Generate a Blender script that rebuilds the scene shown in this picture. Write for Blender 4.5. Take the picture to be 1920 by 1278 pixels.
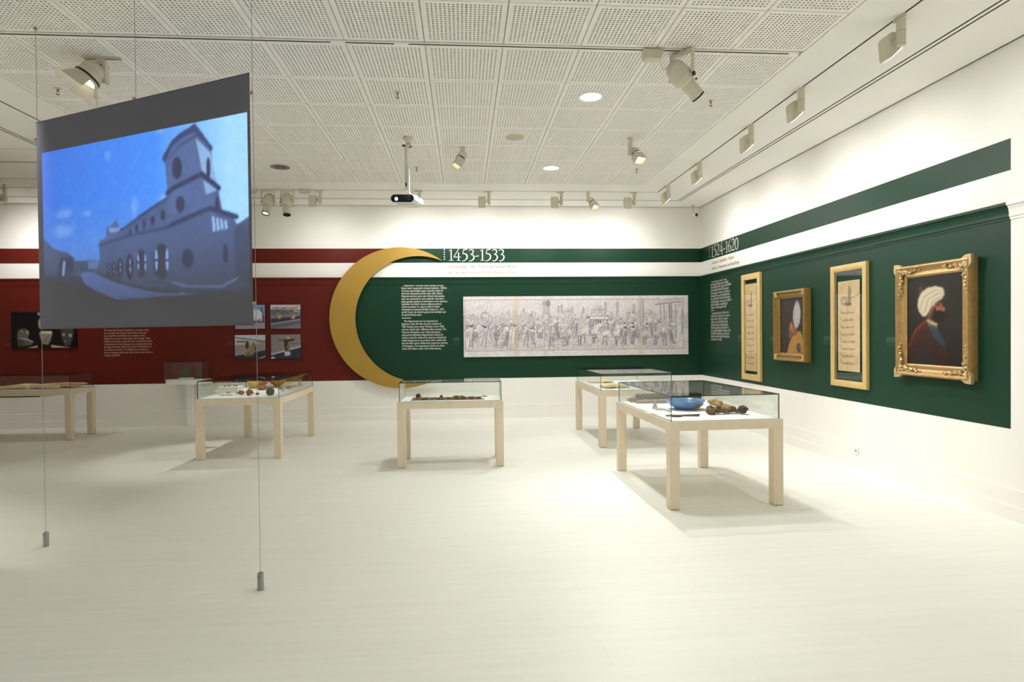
import bpy, bmesh, math, random
import numpy as np
from mathutils import Matrix, Vector

random.seed(7)
rng = np.random.default_rng(11)
scene = bpy.context.scene
COL = scene.collection
for o in list(bpy.data.objects):
    bpy.data.objects.remove(o)

# ------------------------------------------------------------------ camera
FPX, EYE = 1160.0, 1.513
def rot_world_to_cam(yaw, pitch, roll):
    B = np.array([[1, 0, 0], [0, 0, -1], [0, 1, 0]], float)
    c, s = math.cos(yaw), math.sin(yaw); Ry = np.array([[c, 0, -s], [0, 1, 0], [s, 0, c]])
    c, s = math.cos(pitch), math.sin(pitch); Rx = np.array([[1, 0, 0], [0, c, s], [0, -s, c]])
    c, s = math.cos(roll), math.sin(roll); Rz = np.array([[c, s, 0], [-s, c, 0], [0, 0, 1]])
    return Rz @ Rx @ Ry @ B
RC = rot_world_to_cam(.07786, -.01347, .01065)
cam_data = bpy.data.cameras.new('camera')
cam_data.sensor_width = 36.0
cam_data.lens = FPX / 1920 * 36.0
cam_data.clip_start = .05
cam = bpy.data.objects.new('camera', cam_data)
COL.objects.link(cam)
cam.matrix_world = Matrix([[RC[0][0], -RC[1][0], -RC[2][0], 0], [RC[0][1], -RC[1][1], -RC[2][1], 0],
                           [RC[0][2], -RC[1][2], -RC[2][2], EYE], [0, 0, 0, 1]])
scene.camera = cam

# ------------------------------------------------------------------ view and world
scene.view_settings.view_transform = 'Standard'
scene.view_settings.look = 'None'
scene.view_settings.gamma = 1.0
scene.view_settings.use_curve_mapping = False
EXPO = 0.46
scene.view_settings.exposure = EXPO
world = bpy.data.worlds.new('world'); scene.world = world
world.use_nodes = True
world.node_tree.nodes['Background'].inputs[0].default_value = (1, .95, .88, 1)
world.node_tree.nodes['Background'].inputs[1].default_value = 0.0
scene.cycles.use_denoising = True
scene.cycles.max_bounces = 9
scene.cycles.diffuse_bounces = 7
scene.cycles.use_adaptive_sampling = True
scene.cycles.adaptive_threshold = .1
scene.cycles.adaptive_min_samples = 16
scene.cycles.time_limit = 1100
scene.cycles.glossy_bounces = 3
scene.cycles.transparent_max_bounces = 12
scene.cycles.caustics_reflective = False
scene.cycles.caustics_refractive = False
scene.cycles.sample_clamp_indirect = 6.0

# light levels (W) of the room's lamps and the unseen added ones; the lamps themselves are built further down
LAMP = (1.0, .978, .95)
W_WASH_R, W_WASH_B, W_FLOOD, W_DOWN, W_PROFILE = 9, 12, 42, 41, 28

# ------------------------------------------------------------------ room dimensions
BACK, RIGHT, LEFT, CEIL, REAR = 10.92, 4.30, -5.58, 3.743, -3.4
NOOK_Y, NOOK_X = 7.75, -8.7

def ray(px, py):
    return RC.T @ np.array([(px - 960) / FPX, (py - 639) / FPX, 1.0])
def at_z(px, py, z):
    d = ray(px, py); t = (z - EYE) / d[2]
    return (d[0] * t, d[1] * t, z)
def at_plane(px, py, p0, n):
    d = ray(px, py); p0 = np.array(p0, float) - [0, 0, EYE]; n = np.array(n, float)
    q = d * ((n @ p0) / (n @ d)); q[2] += EYE
    return q

# ------------------------------------------------------------------ helpers: materials
def lin(c):
    c = np.asarray(c, float) / 255.0
    return np.where(c <= .04045, c / 12.92, ((c + .055) / 1.055) ** 2.4)
def rgba(c):
    l = lin(c); return (float(l[0]), float(l[1]), float(l[2]), 1.0)
MATS = {}
def mat(name, col, rough=.6, metal=0.0, spec=.4, noise=0.0, nscale=8.0, bump=0.0, bscale=60.0, emit=None, estr=0.0, stretch=(1, 1, 1), trans=0.0):
    if name in MATS: return MATS[name]
    m = bpy.data.materials.new(name); m.use_nodes = True
    nt = m.node_tree; b = nt.nodes['Principled BSDF']
    b.inputs['Base Color'].default_value = rgba(col)
    b.inputs['Roughness'].default_value = rough
    b.inputs['Metallic'].default_value = metal
    b.inputs['Specular IOR Level'].default_value = spec
    if noise or bump:
        tc = nt.nodes.new('ShaderNodeTexCoord'); mp = nt.nodes.new('ShaderNodeMapping')
        mp.inputs['Scale'].default_value = stretch
        nt.links.new(tc.outputs['Object'], mp.inputs['Vector'])
        if noise:
            n = nt.nodes.new('ShaderNodeTexNoise'); n.inputs['Scale'].default_value = nscale; n.inputs['Detail'].default_value = 2
            nt.links.new(mp.outputs[0], n.inputs['Vector'])
            r = nt.nodes.new('ShaderNodeValToRGB'); l = lin(col)
            r.color_ramp.elements[0].position = .3; r.color_ramp.elements[1].position = .7
            r.color_ramp.elements[0].color = tuple(float(max(x * (1 - noise), 0)) for x in l) + (1,)
            r.color_ramp.elements[1].color = tuple(float(min(x * (1 + noise), 1)) for x in l) + (1,)
            nt.links.new(n.outputs['Fac'], r.inputs['Fac']); nt.links.new(r.outputs['Color'], b.inputs['Base Color'])
        if bump:
            n2 = nt.nodes.new('ShaderNodeTexNoise'); n2.inputs['Scale'].default_value = bscale; n2.inputs['Detail'].default_value = 1.5
            nt.links.new(mp.outputs[0], n2.inputs['Vector'])
            bp = nt.nodes.new('ShaderNodeBump'); bp.inputs['Strength'].default_value = bump; bp.inputs['Distance'].default_value = .01
            nt.links.new(n2.outputs['Fac'], bp.inputs['Height']); nt.links.new(bp.outputs[0], b.inputs['Normal'])
    if emit is not None:
        b.inputs['Emission Color'].default_value = rgba(emit); b.inputs['Emission Strength'].default_value = estr
    MATS[name] = m
    return m
def attr_mat(name, rough=.7, emission=False, base=(74, 72, 72), spec=.3):
    if name in MATS: return MATS[name]
    m = bpy.data.materials.new(name); m.use_nodes = True; nt = m.node_tree; b = nt.nodes['Principled BSDF']
    a = nt.nodes.new('ShaderNodeAttribute'); a.attribute_name = 'print'
    b.inputs['Roughness'].default_value = rough; b.inputs['Specular IOR Level'].default_value = spec
    if emission:
        b.inputs['Base Color'].default_value = rgba(base)
        nt.links.new(a.outputs['Color'], b.inputs['Emission Color']); b.inputs['Emission Strength'].default_value = 2 ** (-EXPO)
        tl = nt.nodes.new('ShaderNodeBsdfTranslucent'); tl.inputs[0].default_value = rgba(base)          # woven fabric lets some light through
        ad = nt.nodes.new('ShaderNodeAddShader'); nt.links.new(b.outputs[0], ad.inputs[0]); nt.links.new(tl.outputs[0], ad.inputs[1])
        nt.links.new(ad.outputs[0], nt.nodes['Material Output'].inputs['Surface'])
    else:
        nt.links.new(a.outputs['Color'], b.inputs['Base Color'])
    MATS[name] = m
    return m
def glass_mat(name, tint, ior=1.5, rough=0.0):
    m = bpy.data.materials.new(name); m.use_nodes = True; nt = m.node_tree
    nt.nodes.remove(nt.nodes['Principled BSDF']); out = nt.nodes['Material Output']
    tr = nt.nodes.new('ShaderNodeBsdfTransparent'); tr.inputs[0].default_value = rgba(tint)
    gl = nt.nodes.new('ShaderNodeBsdfGlossy'); gl.inputs['Roughness'].default_value = rough
    lw = nt.nodes.new('ShaderNodeLayerWeight'); lw.inputs['Blend'].default_value = .5      # Schlick: the same from both sides of a thin pane
    pw = nt.nodes.new('ShaderNodeMath'); pw.operation = 'POWER'; pw.inputs[1].default_value = 5.0
    f0 = ((ior - 1) / (ior + 1)) ** 2
    fr = nt.nodes.new('ShaderNodeMath'); fr.operation = 'MULTIPLY_ADD'; fr.inputs[1].default_value = 1 - f0; fr.inputs[2].default_value = f0
    nt.links.new(lw.outputs['Facing'], pw.inputs[0]); nt.links.new(pw.outputs[0], fr.inputs[0])
    mx = nt.nodes.new('ShaderNodeMixShader')
    nt.links.new(fr.outputs[0], mx.inputs[0]); nt.links.new(tr.outputs[0], mx.inputs[1]); nt.links.new(gl.outputs[0], mx.inputs[2])
    nt.links.new(mx.outputs[0], out.inputs['Surface'])
    MATS[name] = m
    return m

WHITE = mat('wall_paint', (245, 243, 238), .62, spec=.25, noise=.012, nscale=3)
TRIM = mat('trim_paint', (244, 242, 237), .4, spec=.35)
PLASTER = mat('ceiling_plaster', (246, 244, 238), .8, spec=.15)
TILE = mat('tile_paint', (245, 242, 236), .85, spec=.12)
TILEHOLE = mat('tile_fleece', (84, 76, 62), .95, spec=.05, noise=.05, nscale=30)
SLOT = mat('slot_gap_dark', (46, 40, 32), .7, spec=.2, noise=.05, nscale=20)
RED = mat('red_wall_paint', (98, 30, 21), .42, spec=.22, noise=.03, nscale=3)
GREEN = mat('green_wall_paint', (22, 58, 40), .42, spec=.22, noise=.03, nscale=3)
GOLD = mat('gold_emblem_paint', (174, 139, 58), .45, metal=.1, spec=.4, noise=.03, nscale=2)
INK_WHITE = mat('white_lettering', (244, 242, 234), .6, spec=.2, noise=.005)
INK_ROSE = mat('rose_lettering', (222, 186, 170), .6, spec=.2, noise=.005)
INK_TAN = mat('tan_lettering', (146, 130, 102), .6, spec=.2, noise=.005)
INK_GREY = mat('grey_lettering', (164, 156, 138), .6, spec=.2, noise=.005)
WOOD = mat('pale_table_wood', (232, 217, 192), .5, spec=.3, noise=.035, nscale=3, stretch=(6, 6, .8))
BASEW = mat('white_display_base', (251, 250, 247), .6, spec=.2, noise=.005)
STEEL = mat('brushed_steel', (170, 170, 165), .35, metal=.9, noise=.03, nscale=40)
LAMPW = mat('lamp_housing', (214, 208, 190), .45, spec=.4, noise=.015, nscale=15)
BLACK = mat('black_plastic', (18, 18, 20), .35, spec=.5, noise=.05, nscale=30)
BLACKGLOSS = mat('gloss_black_front', (10, 12, 20), .12, spec=.6, noise=.05, nscale=10)
WHITEPL = mat('white_plastic', (236, 235, 230), .35, spec=.5, noise=.008, nscale=20)
GLOW = mat('lamp_glow', (255, 246, 228), .5, emit=(255, 246, 232), estr=3.2, noise=.003)
GLOWCOOL = mat('downlight_glow', (225, 238, 246), .4, emit=(226, 238, 248), estr=.85, noise=.05, nscale=25)
LENSBLUE = mat('projector_lens_glow', (190, 220, 255), .2, emit=(190, 222, 255), estr=3.0, noise=.003)
CHROME = mat('dark_reflector', (150, 146, 136), .25, metal=.85, noise=.2, nscale=18)
GLASS = glass_mat('clear_glass', (252, 254, 253), 1.48)
GLASSEDGE = mat('glass_edge_green', (22, 58, 48), .15, spec=.6, noise=.08, nscale=12)
GILT = mat('gilt_frame', (176, 144, 90), .38, metal=.4, spec=.5, noise=.12, nscale=22, bump=.1, bscale=90)
GILTDARK = mat('old_gilt_frame', (158, 126, 68), .4, metal=.4, spec=.5, noise=.1, nscale=22, bump=.06, bscale=90)
GILTLIGHT = mat('carved_gilt', (204, 178, 128), .36, metal=.4, spec=.5, noise=.2, nscale=60)
OAK = mat('golden_oak_frame', (208, 178, 118), .45, spec=.35, noise=.05, nscale=4, stretch=(4, 4, 1))
PRINT = attr_mat('printed_picture', .55)
PRINTMATT = attr_mat('printed_paper', .8, spec=.15)
CANVASOIL = attr_mat('oil_paint', .4, spec=.35)

# floor: bleached boards, only a faint grain
def floor_material():
    m = bpy.data.materials.new('bleached_board_floor'); m.use_nodes = True; nt = m.node_tree; b = nt.nodes['Principled BSDF']
    tc = nt.nodes.new('ShaderNodeTexCoord')
    mp = nt.nodes.new('ShaderNodeMapping'); mp.inputs['Scale'].default_value = (.7, 14, 1)
    nt.links.new(tc.outputs['Object'], mp.inputs['Vector'])
    n = nt.nodes.new('ShaderNodeTexNoise'); n.inputs['Scale'].default_value = 1.6; n.inputs['Detail'].default_value = 7
    nt.links.new(mp.outputs[0], n.inputs['Vector'])
    mp2 = nt.nodes.new('ShaderNodeMapping'); mp2.inputs['Scale'].default_value = (.55, 4.6, 1)
    nt.links.new(tc.outputs['Object'], mp2.inputs['Vector'])
    br = nt.nodes.new('ShaderNodeTexBrick'); br.inputs['Scale'].default_value = 1.0
    br.inputs['Brick Width'].default_value = .72; br.inputs['Row Height'].default_value = .9; br.inputs['Mortar Size'].default_value = .004
    br.inputs['Color1'].default_value = (.985, .985, .985, 1); br.inputs['Color2'].default_value = (1, 1, 1, 1); br.inputs['Mortar'].default_value = (.975, .972, .968, 1)
    nt.links.new(mp2.outputs[0], br.inputs['Vector'])
    r = nt.nodes.new('ShaderNodeValToRGB'); r.color_ramp.elements[0].position = .25; r.color_ramp.elements[1].position = .75
    r.color_ramp.elements[0].color = rgba((235, 235, 225)); r.color_ramp.elements[1].color = rgba((241, 241, 233))
    nt.links.new(n.outputs['Fac'], r.inputs['Fac'])
    mx = nt.nodes.new('ShaderNodeMix'); mx.data_type = 'RGBA'; mx.blend_type = 'MULTIPLY'; mx.inputs[0].default_value = 1.0
    nt.links.new(r.outputs['Color'], mx.inputs[6]); nt.links.new(br.outputs['Color'], mx.inputs[7])
    nt.links.new(mx.outputs[2], b.inputs['Base Color'])
    b.inputs['Roughness'].default_value = .42; b.inputs['Specular IOR Level'].default_value = .35
    return m
FLOORM = floor_material()

# ------------------------------------------------------------------ helpers: geometry
class MB:
    def __init__(s): s.v = []; s.f = []; s.m = []
    def add(s, vs, fs, mi=0):
        k = len(s.v); s.v += [tuple(map(float, p)) for p in vs]; s.f += [tuple(k + i for i in f) for f in fs]; s.m += [mi] * len(fs); return s
    def box(s, x0, x1, y0, y1, z0, z1, mi=0):
        return s.add([(x0, y0, z0), (x1, y0, z0), (x1, y1, z0), (x0, y1, z0), (x0, y0, z1), (x1, y0, z1), (x1, y1, z1), (x0, y1, z1)],
                     [(0, 3, 2, 1), (4, 5, 6, 7), (0, 1, 5, 4), (1, 2, 6, 5), (2, 3, 7, 6), (3, 0, 4, 7)], mi)
    def obox(s, c, size, M, mi=0):
        h = [d / 2 for d in size]; vs = []
        for sx, sy, sz in ((-1, -1, -1), (1, -1, -1), (1, 1, -1), (-1, 1, -1), (-1, -1, 1), (1, -1, 1), (1, 1, 1), (-1, 1, 1)):
            vs.append(Vector(c) + M @ Vector((sx * h[0], sy * h[1], sz * h[2])))
        return s.add(vs, [(0, 3, 2, 1), (4, 5, 6, 7), (0, 1, 5, 4), (1, 2, 6, 5), (2, 3, 7, 6), (3, 0, 4, 7)], mi)
    def cyl(s, p0, p1, r0, r1=None, n=16, caps=True, mi=0):
        r1 = r0 if r1 is None else r1
        p0, p1 = Vector(p0), Vector(p1); d = (p1 - p0).normalized(); M = frame(d); vs = []
        for p, r in ((p0, r0), (p1, r1)):
            for i in range(n):
                a = 2 * math.pi * i / n; vs.append(p + M @ Vector((r * math.cos(a), r * math.sin(a), 0)))
        fs = [(i, (i + 1) % n, n + (i + 1) % n, n + i) for i in range(n)]
        if caps: fs += [tuple(range(n))[::-1], tuple(range(n, 2 * n))]
        return s.add(vs, fs, mi)
    def lathe(s, prof, c=(0, 0, 0), d=(0, 0, 1), n=24, mi=0, close=False, wob=0.0):
        M = frame(Vector(d).normalized()); vs = []; fs = []; m = len(prof)
        for i in range(n):
            a = 2 * math.pi * i / n; w = 1 + wob * math.sin(3 * a + 1) + wob * .6 * math.sin(7 * a)
            for r, z in prof: vs.append(Vector(c) + M @ Vector((r * w * math.cos(a), r * w * math.sin(a), z)))
        for i in range(n):
            j = (i + 1) % n
            for k in range(m - 1): fs.append((i * m + k, j * m + k, j * m + k + 1, i * m + k + 1))
        if close: fs += [tuple(i * m for i in range(n))[::-1], tuple(i * m + m - 1 for i in range(n))]
        return s.add(vs, fs, mi)
    def prism(s, poly, a0, a1, axis='y', mi=0):
        n = len(poly)
        mk = {'y': lambda p, a: (p[0], a, p[1]), 'x': lambda p, a: (a, p[0], p[1]), 'z': lambda p, a: (p[0], p[1], a)}[axis]
        vs = [mk(p, a0) for p in poly] + [mk(p, a1) for p in poly]
        fs = [(i, (i + 1) % n, n + (i + 1) % n, n + i) for i in range(n)] + [tuple(range(n))[::-1], tuple(range(n, 2 * n))]
        return s.add(vs, fs, mi)
    def tube(s, pts, r, n=8, mi=0, rs=None):
        pts = [Vector(p) for p in pts]; vs = []; fs = []; m = len(pts)
        for k, p in enumerate(pts):
            d = (pts[min(k + 1, m - 1)] - pts[max(k - 1, 0)]).normalized(); M = frame(d); rr = r if rs is None else rs[k]
            for i in range(n):
                a = 2 * math.pi * i / n; vs.append(p + M @ Vector((rr * math.cos(a), rr * math.sin(a), 0)))
        for k in range(m - 1):
            for i in range(n): fs.append((k * n + i, k * n + (i + 1) % n, (k + 1) * n + (i + 1) % n, (k + 1) * n + i))
        fs += [tuple(range(n))[::-1], tuple(range((m - 1) * n, m * n))]
        return s.add(vs, fs, mi)
    def blob(s, c, r, seed=0, rough=.2, n=12, mi=0, M=None):
        rd = random.Random(seed); vs = []; fs = []; rings = max(6, n // 2)
        k = [(rd.uniform(1, 4), rd.uniform(1, 4), rd.uniform(1, 4), rd.uniform(0, 6)) for _ in range(5)]
        for i in range(rings + 1):
            t = math.pi * i / rings
            for j in range(n):
                a = 2 * math.pi * j / n; d = Vector((math.sin(t) * math.cos(a), math.sin(t) * math.sin(a), math.cos(t)))
                w = 1 + rough * sum(math.sin(x * d.x * 2 + y * d.y * 2 + z * d.z * 2 + q) for x, y, z, q in k) / 2.5
                p = Vector((d.x * r[0] * w, d.y * r[1] * w, d.z * r[2] * w))
                if M: p = M @ p
                vs.append(Vector(c) + p)
        for i in range(rings):
            for j in range(n): fs.append((i * n + j, (i + 1) * n + j, (i + 1) * n + (j + 1) % n, i * n + (j + 1) % n))
        return s.add(vs, fs, mi)
    def build(s, name, mats, parent=None, loc=None, smooth=None, bevel=0, seg=2):
        me = bpy.data.meshes.new(name); me.from_pydata(s.v, [], s.f)
        mats = mats if isinstance(mats, (list, tuple)) else [mats]
        for m in mats: me.materials.append(m)
        if len(mats) > 1: me.polygons.foreach_set('material_index', s.m)
        bm = bmesh.new(); bm.from_mesh(me); bmesh.ops.recalc_face_normals(bm, faces=bm.faces); bm.to_mesh(me); bm.free()
        if smooth is not None:
            me.polygons.foreach_set('use_smooth', [True] * len(me.polygons)); me.set_sharp_from_angle(angle=math.radians(smooth))
        return link(name, me, parent, loc, bevel, seg)
def link(name, me, parent=None, loc=None, bevel=0, seg=2):
    o = bpy.data.objects.new(name, me); COL.objects.link(o)
    if parent: o.parent = parent
    if loc is not None: o.location = loc
    if bevel:
        b = o.modifiers.new('bevel', 'BEVEL'); b.width = bevel; b.segments = seg; b.limit_method = 'ANGLE'; b.angle_limit = math.radians(40)
    return o
def frame(d):
    d = Vector(d).normalized(); up = Vector((0, 0, 1)) if abs(d.z) < .95 else Vector((0, 1, 0))
    x = up.cross(d).normalized(); y = d.cross(x)
    return Matrix((x, y, d)).transposed()
def tag(o, label=None, cat=None, group=None, kind=None):
    if label: o['label'] = label
    if cat: o['category'] = cat
    if group: o['group'] = group
    if kind: o['kind'] = kind
    return o
def empty(name, loc=(0, 0, 0), rz=0.0):
    o = bpy.data.objects.new(name, None); COL.objects.link(o); o.location = loc; o.rotation_euler = (0, 0, rz); o.empty_display_size = .1
    return o
def copy_tree(o, parent=None):
    c = o.copy(); COL.objects.link(c); c.parent = parent
    for ch in list(o.children): copy_tree(ch, c)
    return c
def spot(name, parent, loc, d, watts, size=100, blend=1.0, radius=.04, col=LAMP):
    l = bpy.data.lights.new(name, 'SPOT'); l.energy = watts * 4.0; l.color = col; l.spot_size = math.radians(size); l.spot_blend = blend; l.shadow_soft_size = radius
    o = bpy.data.objects.new(name, l); COL.objects.link(o); o.parent = parent; o.location = loc
    o.rotation_euler = Vector(d).to_track_quat('-Z', 'Y').to_euler()
    return o

# ------------------------------------------------------------------ helpers: flat print as a coloured grid
class Canvas:
    """raster in metres: x to the right 0..W, z up 0..H"""
    def __init__(s, W, H, nx, bg):
        s.W, s.H = W, H; s.nx = nx; s.ny = max(2, int(round(nx * H / W)))
        s.x, s.z = np.meshgrid(np.linspace(0, W, s.nx), np.linspace(0, H, s.ny))
        s.c = np.zeros((s.ny, s.nx, 3)); s.c[:] = bg
    def put(s, mask, col, a=1.0):
        a = (mask * a)[..., None]; s.c = s.c * (1 - a) + np.array(col, float) * a
    def poly(s, pts, col, a=1.0):
        n = len(pts); m = np.zeros(s.x.shape, bool)
        for i in range(n):
            (x0, z0), (x1, z1) = pts[i], pts[(i + 1) % n]
            if z0 == z1: continue
            c = (z0 > s.z) != (z1 > s.z)
            m ^= c & (s.x < (x1 - x0) * (s.z - z0) / (z1 - z0) + x0)
        s.put(m.astype(float), col, a)
    def ell(s, cx, cz, rx, rz, col, a=1.0, ang=0.0, soft=.15):
        ca, sa = math.cos(ang), math.sin(ang); dx, dz = s.x - cx, s.z - cz
        d = np.sqrt(((dx * ca + dz * sa) / rx) ** 2 + ((-dx * sa + dz * ca) / rz) ** 2)
        s.put(np.clip((1 - d) / soft + .5, 0, 1), col, a)
    def line(s, p, q, w, col, a=1.0):
        (x0, z0), (x1, z1) = p, q; dx, dz = x1 - x0, z1 - z0; L = dx * dx + dz * dz + 1e-12
        t = np.clip(((s.x - x0) * dx + (s.z - z0) * dz) / L, 0, 1)
        d = np.hypot(s.x - x0 - t * dx, s.z - z0 - t * dz)
        s.put(np.clip((w / 2 - d) / (s.W / s.nx) + .5, 0, 1), col, a)
    def path(s, pts, w, col, a=1.0):
        for p, q in zip(pts[:-1], pts[1:]): s.line(p, q, w, col, a)
    def noise(s, amp, cells=40, seed=0, mono=True):
        r = np.random.default_rng(seed); k = (max(2, int(cells * s.H / s.W)), cells)
        g = r.normal(size=k + ((1,) if mono else (3,)))
        iz = np.linspace(0, k[0] - 1.001, s.ny); ix = np.linspace(0, k[1] - 1.001, s.nx)
        z0, x0 = iz.astype(int), ix.astype(int); fz, fx = (iz - z0)[:, None, None], (ix - x0)[None, :, None]
        z1, x1 = np.minimum(z0 + 1, k[0] - 1), np.minimum(x0 + 1, k[1] - 1)
        v = (g[z0][:, x0] * (1 - fx) + g[z0][:, x1] * fx) * (1 - fz) + (g[z1][:, x0] * (1 - fx) + g[z1][:, x1] * fx) * fz
        s.c = s.c + v * amp
    def blur(s, n=1):
        for _ in range(n):
            p = np.pad(s.c, ((1, 1), (1, 1), (0, 0)), 'edge')
            q = (p[:-2] + 2 * p[1:-1] + p[2:]) / 4; s.c = (q[:, :-2] + 2 * q[:, 1:-1] + q[:, 2:]) / 4
    def mesh(s, name, m, parent, loc=(0, 0, 0), values=None):
        """in the parent's own x-z plane, lower left corner at loc"""
        nx, ny = s.nx, s.ny; co = np.zeros((ny * nx, 3)); co[:, 0] = s.x.ravel(); co[:, 2] = s.z.ravel()
        i = (np.arange(ny - 1)[:, None] * nx + np.arange(nx - 1)[None]).ravel()
        q = np.stack([i, i + 1, i + nx + 1, i + nx], 1)
        me = bpy.data.meshes.new(name); me.vertices.add(len(co)); me.vertices.foreach_set('co', co.ravel())
        me.loops.add(q.size); me.loops.foreach_set('vertex_index', q.ravel().astype(np.int32))
        me.polygons.add(len(q)); me.polygons.foreach_set('loop_start', np.arange(0, q.size, 4, dtype=np.int32))
        me.update(calc_edges=True)
        at = me.attributes.new('print', 'FLOAT_COLOR', 'POINT')
        l = lin(np.clip(s.c, 0, 255)) if values is None else values
        at.data.foreach_set('color', np.concatenate([l.reshape(-1, 3), np.ones((nx * ny, 1))], 1).ravel().astype(np.float32))
        me.materials.append(m); me.validate()
        return link(name, me, parent, loc)

# ================================================================== THE ROOM
fl = tag(MB().box(NOOK_X - .1, RIGHT + .1, REAR - .1, BACK + .1, -.06, 0).build('floor', FLOORM), kind='structure')
wb = tag(MB().box(NOOK_X - .1, RIGHT + .1, BACK, BACK + .1, 0, CEIL + .12).build('wall_back', WHITE), kind='structure')
wr = tag(MB().box(RIGHT, RIGHT + .1, REAR - .1, BACK, 0, CEIL + .12).build('wall_right', WHITE), kind='structure')
tag(MB().box(LEFT - .1, LEFT, REAR - .1, NOOK_Y, 0, CEIL + .12).build('wall_left', WHITE), kind='structure')
tag(MB().box(NOOK_X, LEFT - .1, NOOK_Y - .1, NOOK_Y, 0, CEIL + .12).build('wall_recess_near', WHITE), kind='structure')
tag(MB().box(NOOK_X - .1, NOOK_X, NOOK_Y - .1, BACK, 0, CEIL + .12).build('wall_recess_end', WHITE), kind='structure')
tag(MB().box(LEFT, RIGHT, REAR - .1, REAR, 0, CEIL + .12).build('wall_rear', WHITE), kind='structure')
ce = tag(MB().box(NOOK_X - .1, RIGHT + .1, REAR - .1, BACK + .1, CEIL + .020, CEIL + .12).build('ceiling', mat('ceiling_void_paint', (176, 170, 158), .85, spec=.1, noise=.02)), kind='structure')

# baseboards: two stepped ledges
BPROF = [(0, .243), (.014, .243), (.016, .238), (.016, .113), (.030, .113), (.032, .108), (.032, 0), (0, 0)]
def along_x(prof, x0, x1, yface, mi=0, mb=None):     # wall facing -y
    return (mb or MB()).prism([(yface - p, z) for p, z in prof], x0, x1, 'x', mi)
def along_y(prof, y0, y1, xface, sgn=-1, mb=None):    # wall facing sgn*x
    return (mb or MB()).prism([(xface + sgn * p, z) for p, z in prof], y0, y1, 'y')
tag(along_x(BPROF, NOOK_X, RIGHT, BACK).build('baseboard_back', TRIM), kind='structure')
tag(along_y(BPROF, REAR, BACK, RIGHT).build('baseboard_right', TRIM), kind='structure')
tag(along_y(BPROF, REAR, NOOK_Y, LEFT, 1).build('baseboard_left', TRIM), kind='structure')

# ceiling: plaster boards with open slots between them, dark strips filling the slots and the gaps at the walls
G = .009            # half a slot
SX1, DX1, DX2 = 3.135, 3.685, 3.735
SY1, DY1, DY2 = 9.76, 10.355, 10.405
LSX, LDX1, LDX2 = -4.325, -4.865, -4.915
NSY, NDY1, NDY2 = 9.21, 8.36, 8.325
T0 = .332; TPX = .605
TX0, TX1 = T0 - 7 * TPX, T0 + 4 * TPX        # tile field
TY1 = 9.27
rows = [9.27 - .625 * i for i in range(7)]   # 9.27 .. 5.52
row_pairs = [(rows[i + 1], rows[i]) for i in range(6)] + [(4.862, 5.52), (4.20, 4.80), (3.575, 4.20), (2.95, 3.575), (2.325, 2.95)]
TY0 = 2.325
def board(x0, x1, y0, y1):
    MB().box(x0, x1, y0, y1, CEIL, CEIL + .0195).build('ceiling_board', PLASTER, ce)
board(TX1 + .003, SX1 - G, REAR, SY1 - G)                       # right of the tiles
board(SX1 + G, DX1 - G, REAR, DY1 - G)
board(DX1 + G, DX2 - G, REAR, DY2 - G)
board(DX2 + G, RIGHT - .016, REAR, BACK - .016)
board(LSX + G, TX1 + .003, TY1 + .003, SY1 - G)                 # behind the tiles
board(NOOK_X, SX1 + G, SY1 + G, DY1 - G)
board(NOOK_X, DX1 + G, DY1 + G, DY2 - G)
board(NOOK_X, DX2 + G, DY2 + G, BACK - .016)
board(LSX + G, TX0 - .003, REAR, TY1 + .003)                    # left of the tiles
board(LDX1 + G, LSX - G, REAR, NSY - G)
board(NOOK_X, LDX1 + G, NDY1 + G, NSY - G)
board(LDX2 + G, LDX1 - G, REAR, NDY1 - G)
board(NOOK_X, LDX2 + G, NDY2 + G, NDY1 - G)
board(LEFT + .016, LDX2 - G, REAR, NOOK_Y)
board(NOOK_X, LDX2 - G, NOOK_Y + .016, NDY2 - G)
board(TX0 - .003, TX1 + .003, REAR, TY0 - .003)                 # behind the camera
def channel(x0, x1, y0, y1):
    MB().box(x0, x1, y0, y1, CEIL + .0008, CEIL + .0195).build('track_gap_strip', SLOT, ce)  # along the walls the dark colour stands in for the shadow gap
for a in ((SX1 - G, SX1 + G, REAR, SY1 + G), (DX1 - G, DX1 + G, REAR, DY1 + G), (DX2 - G, DX2 + G, REAR, DY2 + G), (RIGHT - .016, RIGHT, REAR, BACK),
          (LSX - G, SX1 - G, SY1 - G, SY1 + G), (NOOK_X, LSX - G, SY1 - G, SY1 + G), (NOOK_X, DX1 - G, DY1 - G, DY1 + G), (NOOK_X, DX2 - G, DY2 - G, DY2 + G), (NOOK_X, RIGHT - .016, BACK - .016, BACK),
          (LSX - G, LSX + G, REAR, SY1 - G), (LDX1 - G, LDX1 + G, REAR, NDY1), (LDX2 - G, LDX2 + G, REAR, NDY2), (NOOK_X, LSX - G, NSY - G, NSY + G), (NOOK_X, LDX1 - G, NDY1 - G, NDY1 + G), (NOOK_X, LDX2 - G, NDY2 - G, NDY2 + G)):
    channel(*a)

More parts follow.
